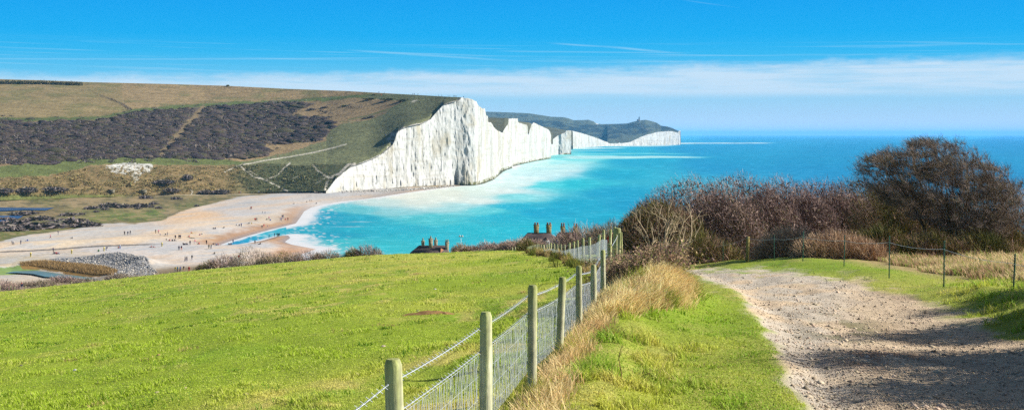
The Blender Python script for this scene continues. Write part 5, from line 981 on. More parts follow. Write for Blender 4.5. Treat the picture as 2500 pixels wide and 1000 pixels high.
b = MB(); b.add([(2.9, -3.1, zz(616)), (4.4, -3.1, zz(616)), (4.4, -.4, zz(616)), (2.9, -.4, zz(616)), (2.95, -1.7, zz(602.5)), (4.2, -1.7, zz(612))], [[0, 1, 5, 4], [2, 3, 4, 5]]).add([(2.9, -3.1, zz(616)), (2.9, -.4, zz(616)), (2.95, -1.7, zz(602.5)), (4.4, -3.1, zz(616)), (4.4, -.4, zz(616)), (4.2, -1.7, zz(612))], [[1, 0, 2], [3, 4, 5]]); b.build('sunlit_hip', M_clay, c1); window(c1, (-1.8, -3.06, zz(624)), 1.0, 1.1); window(c1, (1.4, -3.06, zz(624)), 1.0, 1.1)  # sunlit hip end as its own small roof, the light put into its tile colour
D_ = 235.; k = D_ / F; cx_ = 1318.; zz = lambda y_: (606 - y_) * k
c2 = empty('cottage', ((cx_ - CX) * k, D_, EZ - (606 - HY) * k), 'white walled cottage with a slate roof and two tall tan chimney stacks', 'cottage')
b = MB(); b.box((0, 0, zz(592) / 2 - .5), (6.6, 5.2, zz(592) + 1)); b.build('wall', M_render, c2); b = MB(); hip(b, 3.9, 3.1, 2.15, zz(592.5), zz(567.5), -.2); b.build('roof', M_slate, c2)
for x_ in (1309.5, 1340): chimney(c2, (x_ - cx_) * k, .3, zz(576), zz(550), .95, .8, 2, M_brick, M_pot, .42)
b = MB(); b.box((1.25, -3.0, zz(592) / 2), (1.1, 1.0, zz(592) + .6)); wg = b.build('wing', M_render, c2); b = MB(); b.add([(.55, -3.65, zz(590)), (1.95, -3.65, zz(590)), (1.95, -1, zz(584)), (.55, -1, zz(584)), (1.25, -3.65, zz(579)), (1.25, -.6, zz(575))], [[0, 4, 5, 3], [4, 1, 2, 5]]).add([(.62, -3.52, zz(591)), (1.88, -3.52, zz(591)), (1.25, -3.52, zz(580))], [[0, 1, 2]]); b.build('roof', M_slate, c2); window(c2, (-1.0, -2.66, zz(599)), .9, .9); window(c2, (2.5, -2.66, zz(598)), .8, .9)
D_ = 262.; k = D_ / F; cx_ = 1390.; zz = lambda y_: (606 - y_) * k
c3 = empty('cottage', ((cx_ - CX) * k, D_, EZ - (606 - HY) * k), 'cottage hidden behind the round brown bush with only its red chimney pots showing', 'cottage')
b = MB(); b.box((0, 0, zz(592) / 2 - .5), (6.4, 5.2, zz(592) + 1)); b.build('wall', M_render, c3); b = MB(); hip(b, 3.7, 3.1, 2.2, zz(592), zz(566), 0); b.build('roof', M_slate, c3)
for x_, yt in ((1374, 553.5), (1405, 555)): chimney(c3, (x_ - cx_) * k, .2, zz(574), zz(yt), .9, .8, 2, M_brick, M_pot, .7)
# mast with two pale lamps by the shore
D_ = 290.; k = D_ / F; ms = empty('lamp_mast', ((1125.5 - CX) * k, D_, EZ - (625 - HY) * k), 'slim grey mast with two white lamps standing against the sea', 'mast'); b = MB(); h_ = (625 - 576) * k; b.tube([(0, 0, -1), (0, 0, h_)], [.07, .04], 6); b.tube([(-.32, 0, h_), (.32, 0, h_)], .03, 5); b.build('pole', M_wire, ms)
for sx in (-1, 1): b = MB(); b.lathe([(.05, -.2), (.22, -.12), (.24, .1), (.1, .2), (.0, .22)], (sx * .3, 0, h_), 10); b.build('lamp', M_render, ms, smooth=True)

# ================================================================== far buildings, bunkers, ship
D_ = 6330.; k = D_ / F; M_far = pm('grey_granite', base=alb(150, 150, 146), vary=[(.4, .85, 1.1)])
bl = Wp(1560.5, 295.5, D_); lh = empty('lighthouse', bl, 'squat old lighthouse tower with a low house on top of the far headland', 'lighthouse'); b = MB(); b.lathe([(4.4, -6), (3.6, 6), (3.1, 15), (3.9, 15.6), (3.9, 16.6), (3.0, 16.6)], k=16); b.build('tower', M_far, lh)
b = MB(); b.lathe([(2.2, 16.6), (2.2, 20), (2.5, 20.1), (1.2, 22), (.2, 23), (.1, 24)], k=12); b.build('lantern', M_glass, lh); b = MB(); b.box((-6.8, 1, 2), (7.6, 9, 14)); b.build('house', M_far, lh); b = MB(); b.box((-6.8, 1, 9.15), (8.0, 9.4, .3)); b.build('roof', M_slate, lh)
for j in range(2): window(lh, (-8.4 + 3.2 * j, -3.55, 5.5), 1.2, 1.8)
D_ = 5010.; k = D_ / F
for x_, yb, w_, h_, mw, lab in ((1505.5, 349.5, 17, 8.5, pm('dark_timber', base=alb(82, 92, 84)), 'dark block of a building at the seaside gap between far cliffs'), (1498, 349, 6, 3.4, M_render, 'small pale house beside the dark building at the gap'), (1491, 349, 6, 3.6, M_render, 'small pale house at the cliff end of the gap hamlet'), (1511.5, 350, 3.4, 7, M_clay, 'narrow brick house on the cliff edge at the gap')):
    e = empty('house', Wp(x_, yb, D_), lab, 'house'); h_ = h_ * .95; b = MB(); b.box((0, 0, h_ / 2 - 2), (w_, 9, h_ + 4)); b.build('wall', mw, e); b = MB(); hip(b, w_ / 2 + .3, 5, w_ / 4, h_, h_ + 2.6); b.build('roof', M_slate, e)
M_conc = pm('old_concrete', base=alb(150, 144, 124), vary=[(1, .75, 1.15)]); M_dark = pm('dark_opening', base=(.01, .01, .012))
for x_, y_, w_, lab in ((272, 469.5, 3.6, 'small concrete bunker with a dark slit at the foot of the hill'), (349, 470, 4.4, 'low concrete bunker half dug into the grass beside the fence line')):
    p = hill_pt(x_, y_); e = empty('bunker', p, lab, 'bunker'); b = MB(); b.box((0, 0, .7), (w_, 3, 1.9)); b.build('wall', M_conc, e); b = MB(); b.box((0, 0, 1.78), (w_ + .5, 3.5, .26)); b.build('roof', M_conc, e); b = MB(); b.box((.1, -1.5, 1.0), (w_ * .7, .06, .55)); b.build('opening', M_dark, e)
D_ = 26000.; k = D_ / F; sh = empty('cargo_ship', ((2346 - CX) * k, D_, 0), 'faint cargo ship on the horizon above the windswept tree', 'ship'); b = MB(); V = []
for z_, a0, a1, w_ in ((-3, -92, 96, 12), (14, -100, 112, 15)): V += [(a0, -w_, z_), (a1 - 20, -w_, z_), (a1, 0, z_), (a1 - 20, w_, z_), (a0, w_, z_)]
b.add(V, [[i, (i + 1) % 5, 5 + (i + 1) % 5, 5 + i] for i in range(5)]).add(V, [[5, 6, 8, 9]]).add(V, [[6, 7, 8]]); b.build('hull', pm('ship_hull', base=alb(110, 120, 136)), sh); b = MB(); b.box((-78, 0, 24), (24, 22, 22)); b.box((-84, 0, 40), (8, 8, 12)); b.build('superstructure', M_render, sh)

# ================================================================== people
def person_mesh(pose):
    J = {'pel': (0, 0, .93), 'spi': (0, .02, 1.12), 'che': (0, .02, 1.34), 'nek': (0, .0, 1.47), 'hed': (0, -.02, 1.58), 'top': (0, -.01, 1.68)}
    for s, q in ((-1, 'l'), (1, 'r')):
        J.update({'sh' + q: (s * .18, .02, 1.40), 'el' + q: (s * .25, .03, 1.13), 'wr' + q: (s * .23, -.06, .90), 'ha' + q: (s * .22, -.09, .80), 'hi' + q: (s * .10, 0, .90), 'kn' + q: (s * .11, -.02, .50), 'an' + q: (s * .11, .02, .09), 'to' + q: (s * .12, -.13, .04)})
    def put(**k):
        for a, v in k.items(): J[a] = v
    if pose == 'walk': put(knl=(-.1, -.16, .52), anl=(-.1, -.24, .10), tol=(-.1, -.38, .06), knr=(.1, .06, .49), anr=(.1, .30, .14), tor=(.11, .20, .05), ell=(-.24, .14, 1.14), wrl=(-.2, .10, .92), hal=(-.2, .07, .83), elr=(.24, -.08, 1.14), wrr=(.2, -.24, .98), har=(.2, -.30, .93))
    if pose == 'sit':
        for a in ('pel', 'spi', 'che', 'nek', 'hed', 'top', 'shl', 'shr', 'hil', 'hir'): x_, y_, z_ = J[a]; J[a] = (x_, y_ + .10 - .1 * (z_ - .9), z_ - .80)
        for s, q in ((-1, 'l'), (1, 'r')): put(**{'kn' + q: (s * .14, -.38, .40), 'an' + q: (s * .12, -.66, .09), 'to' + q: (s * .12, -.80, .08), 'el' + q: (s * .27, -.05, .36), 'wr' + q: (s * .16, -.27, .40), 'ha' + q: (s * .12, -.34, .42)})
    if pose == 'bend':
        put(spi=(0, -.08, 1.08), che=(0, -.30, 1.20), nek=(0, -.42, 1.20), hed=(0, -.52, 1.16), top=(0, -.60, 1.12))
        for s, q in ((-1, 'l'), (1, 'r')): put(**{'sh' + q: (s * .18, -.33, 1.20), 'el' + q: (s * .2, -.40, .92), 'wr' + q: (s * .16, -.46, .68), 'ha' + q: (s * .14, -.48, .58)})
    E = [('pel', 'spi'), ('spi', 'che'), ('che', 'nek'), ('nek', 'hed'), ('hed', 'top')]
    for q in 'lr': E += [('che', 'sh' + q), ('sh' + q, 'el' + q), ('el' + q, 'wr' + q), ('wr' + q, 'ha' + q), ('pel', 'hi' + q), ('hi' + q, 'kn' + q), ('kn' + q, 'an' + q), ('an' + q, 'to' + q)]
    Rd = {'pel': .15, 'spi': .15, 'che': .165, 'nek': .062, 'hed': .102, 'top': .07, 'sh': .085, 'el': .062, 'wr': .045, 'ha': .045, 'hi': .105, 'kn': .075, 'an': .055, 'to': .045}
    bm = bmesh.new(); sl = bm.verts.layers.skin.verify(); vv = {}
    for a, p in J.items():
        v = bm.verts.new(p); r = Rd.get(a, Rd.get(a[:2], .05)); v[sl].radius = (r, r * (.8 if a in ('pel', 'spi', 'che') else 1)); v[sl].use_root = a == 'pel'; vv[a] = v
    for a, c in E: bm.edges.new((vv[a], vv[c]))
    me = bpy.data.meshes.new('tmp'); bm.to_mesh(me); bm.free(); o = bpy.data.objects.new('tmp', me); COL.objects.link(o); o.modifiers.new('s', 'SKIN'); o.modifiers.new('u', 'SUBSURF').levels = 1
    dg = bpy.context.evaluated_depsgraph_get(); m2 = bpy.data.meshes.new_from_object(o.evaluated_get(dg)); bpy.data.objects.remove(o)
    m2.name = 'person_' + pose; cen = np.array([p.center[:] for p in m2.polygons]); best = np.full(len(cen), 9.); mi = np.zeros(len(cen), int)
    for a, c in E:
        A, B = np.array(J[a]), np.array(J[c]); t = np.clip(((cen - A) @ (B - A)) / ((B - A) @ (B - A)), 0, 1); d = np.linalg.norm(cen - A - t[:, None] * (B - A), axis=1) - .5 * Rd.get(c, Rd.get(c[:2], .05))
        slot = 1 if c[:2] in ('hi', 'kn') or (c[:2] == 'an') else 2 if c[:2] == 'to' else 3 if c in ('hed', 'top', 'nek') or c[:2] == 'ha' else 0
        u = d < best; best[u] = d[u]; mi[u] = slot
    hd = np.array(J['hed']); hair = (mi == 3) & (np.linalg.norm(cen - hd, axis=1) < .22) & ((cen[:, 1] > hd[1] + .015) | (cen[:, 2] > hd[2] + .05)); mi[hair] = 4
    m2.polygons.foreach_set('material_index', mi.astype(np.int32)); m2.polygons.foreach_set('use_smooth', np.ones(len(mi), bool))
    for _ in range(5): m2.materials.append(None)
    return m2
PM = {p: person_mesh(p) for p in ('stand', 'walk', 'sit', 'bend')}
CLO = dict(black=(40, 40, 48), navy=(40, 48, 92), blue=(52, 92, 190), cyan=(50, 170, 210), red=(206, 48, 52), pink=(232, 120, 150), white=(236, 236, 240), grey=(130, 132, 138), green=(60, 130, 70), yellow=(232, 206, 70), orange=(230, 116, 50), purple=(112, 76, 140), brown=(110, 80, 60), olive=(104, 104, 70), tan=(200, 170, 130), denim=(70, 84, 120), lilac=(176, 166, 214), auburn=(150, 76, 40))
def cl(c): return pm('cloth_' + c, base=alb(CLO[c]), rough=.9)
M_skin = pm('skin', base=alb(232, 186, 156), rough=.6); M_shoe = pm('shoe', base=alb(50, 46, 46)); HAIR = [pm('hair_' + n_, base=alb(c)) for n_, c in (('dark', (52, 42, 38)), ('brown', (100, 76, 56)), ('fair', (190, 160, 110)))]
npp = 0
def person(loc, pose, top, legs, label, group=None, rz=None, hair=None, h=1.0):
    global npp
    o = bpy.data.objects.new('person', PM[pose]); COL.objects.link(o); o.location = [float(v) for v in loc]; o.rotation_euler = (0, 0, rng.uniform(0, 6.28) if rz is None else rz); o.scale = (h * 1.08,) * 2 + (h,)
    for i, m in enumerate((cl(top), cl(legs), M_shoe, M_skin, hair or HAIR[npp % 3])): o.material_slots[i].link = 'OBJECT'; o.material_slots[i].material = m
    npp += 1; return tag(o, label, 'person', group)
def on_valley(x, y):
    D_ = F * (EZ - 2.4) / (y - HY)
    for _ in range(3): X_ = (x - CX) / F * D_; z_ = max(float(vz(np.array(X_), np.array(D_))), 0.05); D_ = F * (EZ - z_) / (y - HY)
    return ((x - CX) / F * D_, D_, z_ - .02)
S, K, T, Bn = 'stand', 'walk', 'sit', 'bend'
BP = [ # x, y of the feet, pose, top, legs, label
 (30, 597, S, 'white', 'grey', 'person all in white standing by the inland end of the beach'), (33.5, 597, Bn, 'white', 'denim', 'person in white bending beside the one all in white'), (50.8, 596, S, 'navy', 'denim', 'person in navy standing alone near the two in white'), (67.5, 588, T, 'blue', 'blue', 'small blue clad person sitting near the marsh edge'),
 (123, 582, K, 'pink', 'navy', 'person in a pink top walking along the back of the beach'), (142, 572, K, 'navy', 'grey', 'person in navy walking nearest the marsh scrub'), (176, 582.5, T, 'black', 'grey', 'lone dark figure sitting on the tan shingle'), (304, 573, S, 'black', 'black', 'tallest of three dark figures walking in line on the tan shingle'), (312, 573.5, K, 'navy', 'denim', 'middle one of three dark figures in line on the tan shingle'), (318, 572, K, 'black', 'denim', 'seaward one of three dark figures in line on the tan shingle'),
 (380, 569, S, 'olive', 'tan', 'person in olive with tan trousers standing mid beach'), (387, 569.3, K, 'pink', 'navy', 'person in pink walking beside the one in olive'), (391, 575.5, K, 'lilac', 'denim', 'child in lilac trailing behind the one in pink'), (408.7, 575.5, S, 'navy', 'denim', 'person in navy standing with a pushchair'), (406, 587.3, S, 'black', 'black', 'small dark child standing by the picnic group'), (414.5, 588, T, 'red', 'green', 'person in red sitting in the picnic group'), (420.5, 588.4, T, 'black', 'navy', 'person in black sitting in the picnic group'), (426, 588, T, 'navy', 'black', 'person in navy lounging at the end of the picnic group'), (428, 583, S, 'navy', 'black', 'person in navy standing behind the picnic group'), (437, 582.3, S, 'black', 'black', 'broad dark figure standing close to a companion mid beach'), (440.5, 582.5, S, 'navy', 'black', 'navy clad companion standing against the broad dark figure'),
 (467, 569.5, T, 'red', 'yellow', 'person in red with bright yellow legs sitting alone'), (488, 573.7, T, 'white', 'red', 'person in white with red legs sitting on the shingle ridge'), (494, 572, T, 'white', 'grey', 'person in white sitting behind the one with red legs'), (461.5, 578.5, T, 'red', 'purple', 'person in red sitting by the driftwood log'), (447.5, 597, T, 'black', 'navy', 'dark figure sitting at the inland side of a huddle'), (452, 597.6, T, 'navy', 'black', 'navy figure in the middle of the sitting huddle'), (456, 597.2, T, 'black', 'denim', 'dark figure sitting at the seaward side of the huddle'), (464, 597, S, 'navy', 'black', 'dark slim person standing just past the huddle'), (476, 594.5, K, 'pink', 'white', 'pale pink person walking past the huddle'), (485.7, 596, T, 'red', 'black', 'small person in red sitting between huddle and river'),
 (504, 595.5, S, 'black', 'black', 'dark person standing at the head of the river channel'), (522, 597, T, 'black', 'denim', 'dark person sitting on the river bank'), (527.5, 598, T, 'blue', 'white', 'person in blue sitting on the river bank'), (532, 598.4, T, 'red', 'denim', 'person in red sitting on the river bank'), (559, 597.5, T, 'black', 'black', 'dark person sitting where the river bends'), (564, 597.3, T, 'navy', 'denim', 'navy person sitting next to the dark one where the river bends'), (569, 593.5, S, 'navy', 'denim', 'person wading up to the river bend'), (437, 610.5, K, 'navy', 'black', 'dark walker of a pair below the huddle'), (443, 610.5, K, 'navy', 'orange', 'walker with orange leggings below the huddle'), (510, 607, K, 'olive', 'olive', 'olive walker of the pair below the river head'), (515.4, 608, K, 'black', 'denim', 'dark walker of the pair below the river head'), (523.7, 620, T, 'olive', 'grey', 'lone olive person sitting above the field edge bushes'),
 (452, 638.3, K, 'navy', 'navy', 'navy walker of the close pair on the pale path over the shingle'), (456.3, 637.8, K, 'navy', 'denim', 'companion in denim of the close navy pair on the shingle'), (468.5, 634, K, 'black', 'denim', 'single dark walker ahead of the navy pair'), (433, 663, S, 'cyan', 'brown', 'tall person in bright cyan leading the group nearest the field'), (428, 664, K, 'yellow', 'grey', 'person in yellow beside the one in cyan'), (440, 663, K, 'blue', 'navy', 'person in blue in the group nearest the field'), (448.5, 662, K, 'black', 'tan', 'person in black in the group nearest the field'), (461.5, 663, K, 'red', 'red', 'person in red behind the group nearest the field'), (564.4, 636.5, S, 'navy', 'purple', 'person standing half hidden by the tallest field edge bush'), (557.6, 630, T, 'navy', 'lilac', 'person sitting above the tallest field edge bush'), (583, 633.5, S, 'red', 'black', 'person in red behind the tallest field edge bush'), (586, 622, T, 'black', 'grey', 'dark person sitting above the tallest field edge bush'),
 (622.5, 595.5, K, 'grey', 'black', 'grey walker on the shingle spit'), (631.5, 596, T, 'white', 'navy', 'person in white sitting on the shingle spit'), (635.5, 596, T, 'black', 'black', 'person in black sitting on the shingle spit'), (657, 580.8, S, 'navy', 'black', 'lone navy person standing at the river mouth'), (670.5, 577.3, S, 'black', 'denim', 'slim dark person of the river mouth group, standing apart'), (676.5, 577.3, S, 'black', 'green', 'person with green trousers in the river mouth group'), (679, 577.5, Bn, 'navy', 'black', 'bending navy person in the river mouth group'), (681.5, 577.2, S, 'black', 'black', 'tall black clad person at the end of the river mouth group'),
 (639.7, 557.8, K, 'black', 'denim', 'dark walker on the wet sand across the river'), (644.2, 555, K, 'red', 'red', 'person all in red on the wet sand across the river'), (653, 555, S, 'lilac', 'lilac', 'child in lilac at the edge of the surf'), (684, 538.6, S, 'navy', 'denim', 'navy person near the surf in a loose pair'), (687, 538.8, S, 'blue', 'navy', 'blue person near the surf in a loose pair'), (689, 531.8, S, 'navy', 'denim', 'one of the touching dark pair above the surf, in navy'), (691.5, 531.6, S, 'black', 'blue', 'one of the touching dark pair above the surf, in black'), (697, 536.5, T, 'pink', 'red', 'small person in pink close to the surf'), (703, 538.3, S, 'red', 'navy', 'person in red with a dark bag at the edge of the surf'), (651.8, 536.5, T, 'black', 'grey', 'dark person sitting in a trio on mid beach'), (656.6, 535.8, S, 'pink', 'black', 'person in pink standing in a trio on mid beach'), (660.5, 538, T, 'blue', 'grey', 'person in blue sitting in a trio on mid beach'), (622.5, 539.5, S, 'red', 'black', 'person with a red top in a standing trio'), (625.3, 539.3, S, 'black', 'red', 'dark person in the middle of the standing trio'), (628.5, 539.6, S, 'white', 'white', 'person in white in the standing trio'), (608, 546.3, T, 'black', 'denim', 'dark person sitting beside a yellow one'), (614, 546.5, T, 'yellow', 'tan', 'person in yellow sitting on mid beach'),
 (589, 553.3, S, 'blue', 'navy', 'person in blue standing by two sitters'), (584.5, 551, T, 'navy', 'black', 'navy sitter beside the standing blue one'), (579, 549.5, T, 'white', 'grey', 'white sitter beside the standing blue one'), (546.8, 556.5, T, 'black', 'black', 'lone black clad sitter in the middle of the beach'), (526, 558.5, T, 'navy', 'denim', 'seaward one of two sitters at the tan band'), (521, 558.8, T, 'grey', 'black', 'inland one of two sitters at the tan band'), (611, 511.3, K, 'navy', 'navy', 'navy walker of a pair high on the shingle'), (613.8, 511, K, 'red', 'black', 'red jacketed walker of a pair high on the shingle'), (640.8, 520.4, S, 'grey', 'grey', 'small grey child high on the shingle'), (647, 521.2, K, 'black', 'denim', 'dark walker beside the small grey child'), (717.8, 497.8, T, 'black', 'brown', 'lone sitter with a coat spread on the upper shingle'), (748, 493.5, T, 'black', 'black', 'black clad sitter above the surf bend'), (756, 490.8, T, 'grey', 'denim', 'grey sitter above the surf bend'), (760, 490.4, T, 'navy', 'denim', 'navy sitter above the surf bend'), (771.5, 499, Bn, 'navy', 'black', 'bending person at the head of the surf'),
 (726.6, 473.5, K, 'navy', 'tan', 'walker below the chalk trail at the back of the beach'), (369, 604, T, 'red', 'black', 'person in red sitting beside a darker one below the strandline'), (374, 604, T, 'navy', 'red', 'navy sitter with red legs below the strandline'), (289, 606, T, 'orange', 'denim', 'person in orange sitting by the white one below the strandline'), (293, 607, S, 'white', 'blue', 'person in white standing below the strandline'), (130, 614.8, S, 'navy', 'black', 'navy person standing behind a seated family'), (132.7, 619.3, T, 'navy', 'denim', 'navy sitter of the seated family'), (137, 619.6, T, 'red', 'pink', 'red sitter of the seated family'), (140, 619.8, T, 'pink', 'white', 'pink sitter of the seated family'), (144, 619.8, T, 'lilac', 'navy', 'lilac sitter of the seated family'), (240.7, 613.6, T, 'green', 'black', 'lone person in green sitting below the strandline'), (259, 610.8, Bn, 'navy', 'navy', 'navy person bending near the yellow marker post'),
 (803, 470.5, T, 'purple', 'grey', 'person sitting by the foot of the chalk slope'), (803.5, 480.5, T, 'red', 'cyan', 'person in red and cyan sitting above the surf under the cliffs'), (826, 481, T, 'pink', 'grey', 'person in pink lying above the surf under the cliffs'), (837, 470.8, T, 'black', 'black', 'black clad sitter of a group at the cliff foot'), (842, 470.4, T, 'navy', 'white', 'navy and white sitter of a group at the cliff foot'), (844.5, 479.3, T, 'black', 'navy', 'dark sitter of the gathering at the water line'), (850, 480.2, T, 'navy', 'black', 'navy sitter of the gathering at the water line'), (853.8, 482.5, S, 'black', 'black', 'tall dark person standing in the gathering at the water line'), (860, 481.8, S, 'brown', 'black', 'brown clad person standing past the gathering'), (871, 476.3, T, 'purple', 'red', 'purple sitter between the cliff and the water'), (881, 481.5, S, 'grey', 'black', 'slim person at the water line under the cliffs'), (891, 472.5, T, 'navy', 'black', 'navy sitter near the cliff foot'), (863, 467.8, T, 'black', 'grey', 'dark sitter resting against the cliff foot'), (905.5, 468.3, S, 'black', 'denim', 'dark one of a standing pair under the pale cliff'), (908, 468.3, S, 'navy', 'denim', 'navy one of a standing pair under the pale cliff'), (913, 469, S, 'brown', 'red', 'brown and red person beside the standing pair under the cliff'), (943, 465.4, S, 'navy', 'black', 'navy person walking the narrow shingle under the cliff'), (953, 465, T, 'black', 'black', 'black clad sitter on the narrow shingle under the cliff'), (984, 467.5, S, 'grey', 'black', 'grey walker on the last strip of shingle'), (988.5, 467.6, S, 'navy', 'red', 'navy walker on the last strip of shingle')]
for x_, y_, ps, tp, lg, lab in BP: person(on_valley(x_, y_), ps, tp, lg, lab, 'people on the beach', h=.62 if 'child' in lab else 1.0)
HP = [(742, 251.5, S, 'black', 'black', 'dark person by the top of the scrub'), (748, 247, S, 'white', 'navy', 'person in white on the green track above the scrub'), (836, 235.8, S, 'white', 'denim', 'person in white on the green track under the skyline'), (931, 234, S, 'red', 'orange', 'person in red on the green track under the skyline'), (817.6, 325.3, S, 'navy', 'black', 'navy one of a pair on the green down'), (821.4, 325.6, S, 'black', 'denim', 'dark one of a pair on the green down'), (809, 339.6, Bn, 'white', 'black', 'person in white stooping on the green down'), (806.3, 347.5, S, 'navy', 'navy', 'upper one of a pair below the stooping person'), (809.3, 350, S, 'black', 'black', 'lower one of a pair below the stooping person'), (931.8, 322, S, 'black', 'white', 'person standing alone on the down near the cliff edge'), (942, 331.8, S, 'blue', 'denim', 'person in blue near the cliff edge'), (948.5, 331.8, S, 'navy', 'black', 'navy person near the cliff edge'), (957, 337.5, S, 'denim', 'navy', 'person in denim almost at the cliff edge'),
      (763.8, 392.6, S, 'black', 'black', 'short dark walker above the chalk trails'), (768.3, 393.6, S, 'black', 'navy', 'tall dark walker above the chalk trails'), (653.5, 391, S, 'navy', 'black', 'navy walker on the white diagonal path'), (661, 388.5, S, 'black', 'denim', 'dark walker on the white diagonal path'), (678, 384.3, S, 'red', 'navy', 'red jacketed walker on the white diagonal path'), (595.5, 402.5, S, 'lilac', 'denim', 'lilac walker at the junction of the white paths'), (683.5, 251, S, 'red', 'black', 'reddish walker on the track along the scrub'), (686.5, 250.5, S, 'navy', 'black', 'navy walker on the track along the scrub'), (541.5, 257.5, S, 'blue', 'denim', 'blue walker alone at the inland end of the track'), (1025, 249, T, 'black', 'black', 'dark sitter beside the chalk patch on the down'), (1067, 247.6, T, 'brown', 'black', 'tiny sitter alone on the upper down'), (632, 470, S, 'white', 'blue', 'person in white on the flat track below the bank'), (584, 471.8, S, 'red', 'red', 'red clad person at the foot of the bank'), (587.5, 472, S, 'blue', 'blue', 'blue clad person at the foot of the bank')]
for x_, y_, ps, tp, lg, lab in HP: person(hill_pt(x_, y_) - np.array([0, 0, .05]), ps, tp, lg, lab, 'walkers on the down')
SKY = [(925, 'navy', 'inland one of the two first figures on the skyline'), (939, 'black', 'second figure along the skyline, small'), (1008, 'black', 'figure of the dark pair in the middle of the skyline'), (1011.8, 'purple', 'purple figure of the pair in the middle of the skyline'), (1020.5, 'pink', 'tiny pink figure alone on the skyline'), (1071, 'navy', 'navy figure before the cliff top on the skyline'), (1078.6, 'black', 'black figure before the cliff top on the skyline'), (1094, 'blue', 'blue figure of a pair near the cliff top'), (1097.8, 'black', 'black figure of a pair near the cliff top'), (1108, 'navy', 'inland figure of the knot of people at the cliff top'), (1111, 'black', 'middle figure of the knot of people at the cliff top'), (1114.3, 'navy', 'seaward figure of the knot of people at the cliff top')]
for x_, tp, lab in SKY: y_ = float(pl(x_, CREST)) + .8; person(hill_pt(x_, y_) + np.array([0, 0, .2]), S, tp, 'black', lab, 'figures on the skyline')
x_ = 1131.7; person((float((x_ - CX) / F * (cliffD(x_) + 8)), float(cliffD(x_)) + 8, EZ - (239.5 - HY) / F * (float(cliffD(x_)) + 8)), S, 'navy', 'black', 'lone figure on the bare white cliff top')
def kit(o, parts):
    for nm, mb, m in parts: mb.build(nm, m, o)
X_, D_ = (53 - CX) / F * 322, 322.; h_ = person((X_, D_, EZ - (706 - HY) / F * D_), K, 'navy', 'grey', 'hiker with a red hat and navy jacket walking behind the field fence', rz=.4); b = MB(); b.lathe([(.15, 1.60), (.135, 1.68), (.07, 1.75), (0, 1.76)], (0, -.01, 0), 10); kit(h_, [('hat', b, cl('red'))])
NP = [(1400.5, 124, 'black', 'navy', 'grey haired person in a dark jacket with a rucksack behind the fence', True), (1433, 118, 'black', 'black', 'dark haired person in black behind the fence near the bend', False), (1493, 84, 'red', 'black', 'auburn haired person in a red coat beside the strainer post', False), (1335.5, 150, 'white', 'grey', 'person in white beyond the dip of the fence', False), (1356.5, 145, 'blue', 'navy', 'person in a pale blue top beyond the dip of the fence', False), (1278, 172, 'auburn', 'blue', 'person in rust brown at the far end of the hollow', False)]
for x_, D_, tp, lg, lab, pack in NP:
    X_ = (x_ - CX) / F * D_; o = person((X_, D_, float(gz(X_, D_))), K, tp, lg, lab, 'walkers on the lane behind the fence', rz=rng.normal(0, .4), hair=cl('auburn') if 'auburn' in lab else pm('hair_grey', base=alb(170, 168, 166)) if 'grey' in lab else None)
    if pack: b = MB(); b.box((0, .26, 1.26), (.34, .2, .5)); b.box((0, .26, 1.53), (.28, .17, .08)); kit(o, [('rucksack', b, cl('navy'))])
X_, D_ = (930 - CX) / F * 176, 176.; person((X_, D_, EZ - (616 - HY) / F * D_ - 1.7), S, 'grey', 'navy', 'person in grey standing beyond the field edge against the sea', hair=HAIR[0])
# yellow marker posts, pushchair, log
for x_, y_, lab in ((75, 626, 'pale yellow marker post nearest the pond'), (175, 619, 'pale yellow marker post beyond the seated family'), (254, 612.5, 'pale yellow marker post beside the bending person'), (395.5, 601, 'pale yellow marker post at the end of the strandline')):
    b = MB(); b.lathe([(.22, -.3), (.22, 1.0), (.28, 1.0), (.28, 1.35), (.1, 1.5), (0, 1.5)], k=10); o = b.build('marker_post', pm('marker_yellow', base=alb(240, 222, 120)), smooth=False); o.location = on_valley(x_, y_); tag(o, lab, 'post', 'marker posts on the beach')
p = on_valley(403.5, 576); e = empty('pushchair', p, 'dark pushchair beside the person in navy on the beach', 'pushchair'); b = MB(); b.add([(-.25, -.3, .5), (.25, -.3, .5), (.25, .25, .45), (-.25, .25, .45), (-.25, .4, 1.0), (.25, .4, 1.0)], [[0, 1, 2, 3], [3, 2, 5, 4]]); b.build('seat', cl('black'), e); b = MB(); b.tube([(-.24, -.35, .15), (-.24, .45, 1.05), (.24, .45, 1.05), (.24, -.35, .15)], .02, 5); b.build('frame', M_wire, e)
for sx, sy in ((-.27, -.3), (.27, -.3), (-.27, .35), (.27, .35)): b = MB(); t = np.linspace(0, 2 * np.pi, 11); b.tube(np.stack([0 * t + sx, sy + .12 * np.cos(t), .13 + .12 * np.sin(t)], -1), .025, 5); b.build('wheel', M_shoe, e)
p = on_valley(467, 581); b = MB(); b.tube([(-1.2, .6, .15), (.2, 0, .22), (1.8, -.9, .12)], [.17, .15, .09], 7); b.tube([(.4, 0, .2), (.9, .3, .5)], [.07, .03], 5); o = b.build('driftwood_log', M_wood); o.location = p; tag(o, 'dark driftwood log lying on the shingle by the red sitter', 'log')

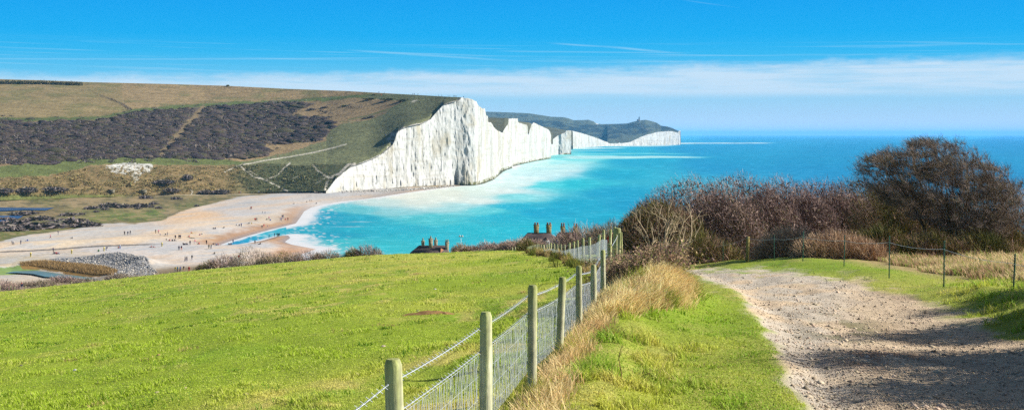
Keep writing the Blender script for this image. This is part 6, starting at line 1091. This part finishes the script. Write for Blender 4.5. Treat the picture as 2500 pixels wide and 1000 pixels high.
# ================================================================== stones, molehill and dead stalks in the grass
def ground_px(x, y):
    D_ = np.geomspace(6, 180, 6000); X_ = (x - CX) / F * D_; yy = HY + F * (EZ - gbase(X_, D_)) / D_; i = np.argmax(yy < y); return X_[i], D_[i], float(gz(X_[i], D_[i]))
for i, (x_, y_, w_, c, lab) in enumerate(((1019, 753, 10, (170, 160, 144), 'big grey stone in the field above the bare soil'), (936, 842, 12, (214, 196, 170), 'pale buff stone between big stone and barbed wire'), (1093, 857, 9, (206, 150, 116), 'small reddish stone close to the fence'), (184, 898, 9, (214, 216, 220), 'white stone low in the pasture, bluish'), (52, 899, 9, (110, 104, 96), 'dark stone beside the picture border'), (383, 949, 10, (226, 208, 170), 'cream stone in the near pasture'), (453, 944, 7, (222, 204, 160), 'small cream stone upslope of the cream one'), (601, 967, 10, (206, 186, 140), 'tan stone nearest the camera in the pasture'), (387, 858, 8, (190, 150, 110), 'brown stone in mid pasture'), (148, 881, 8, (200, 190, 176), 'flat light stone above the bluish white one'), (1062, 705, 6, (230, 226, 216), 'white stone high in the pasture near the far fence'))):
    bm = bmesh.new(); bmesh.ops.create_icosphere(bm, subdivisions=2, radius=1)
    for v in bm.verts: v.co *= 1 + .5 * (float(vn(v.co.x * 1.3 + i * 9, v.co.y * 1.3 + v.co.z * 2.1, 700)) - .5); v.co.z *= .7
    me = bpy.data.meshes.new('stone'); bm.to_mesh(me); bm.free(); p = ground_px(x_, y_); o = link('stone', me, [pm('field_stone_%d' % i, base=alb(c), vary=[(25, .75, 1.15)])]); o.location = p; r_ = w_ / F * p[1] * .55; o.scale = (r_ * 1.15, r_, r_); o.rotation_euler = (0, 0, i * 1.3); tag(o, lab, 'stone', 'stones in the pasture')
p = ground_px(1045, 762); xs = np.linspace(-1, 1, 40); gx, gy = np.meshgrid(xs, xs); r_ = np.hypot(gx, gy); hgt = .07 * sst(1, .2, r_ + .5 * (fbm(gx * 3, gy * 3, 711) - .5)) * (.4 + 1.2 * fbm(gx * 7, gy * 7, 712)) - .015
W_ = np.stack([p[0] + gx * .8, p[1] + gy * .38, gz(p[0] + gx * .8, p[1] + gy * .38) + hgt], -1); tag(mk('molehill', W_, gridf(40, 40), pm('bare_soil', base=alb(170, 130, 88), vary=[(30, .6, 1.25)]), smooth=True), 'low patch of dug brown soil beside the big grey stone', 'molehill')
for x_, y_, h_, ln, lab in ((1512, 962, .42, (.05, 0, 1), 'upright dead stalk in the verge between fence and path'), (1538, 958, .26, (.85, -.1, .6), 'short dead stalk leaning over in the verge')):
    p = ground_px(x_, y_); b = MB(); d_ = nrm(np.array(ln)); t = np.linspace(0, 1, 7)[:, None]; P = d_ * h_ * t; P[:, 0] += .02 * np.sin(t[:, 0] * 7); b.tube(P, np.linspace(.006, .003, 7), 5, alb(122, 86, 66)); b.tube([P[4], P[4] + [.04, .02, .08]], .003, 4, alb(122, 86, 66)); o = b.build('dead_stalk', M_twig); o.location = p; tag(o, lab, 'stalk')
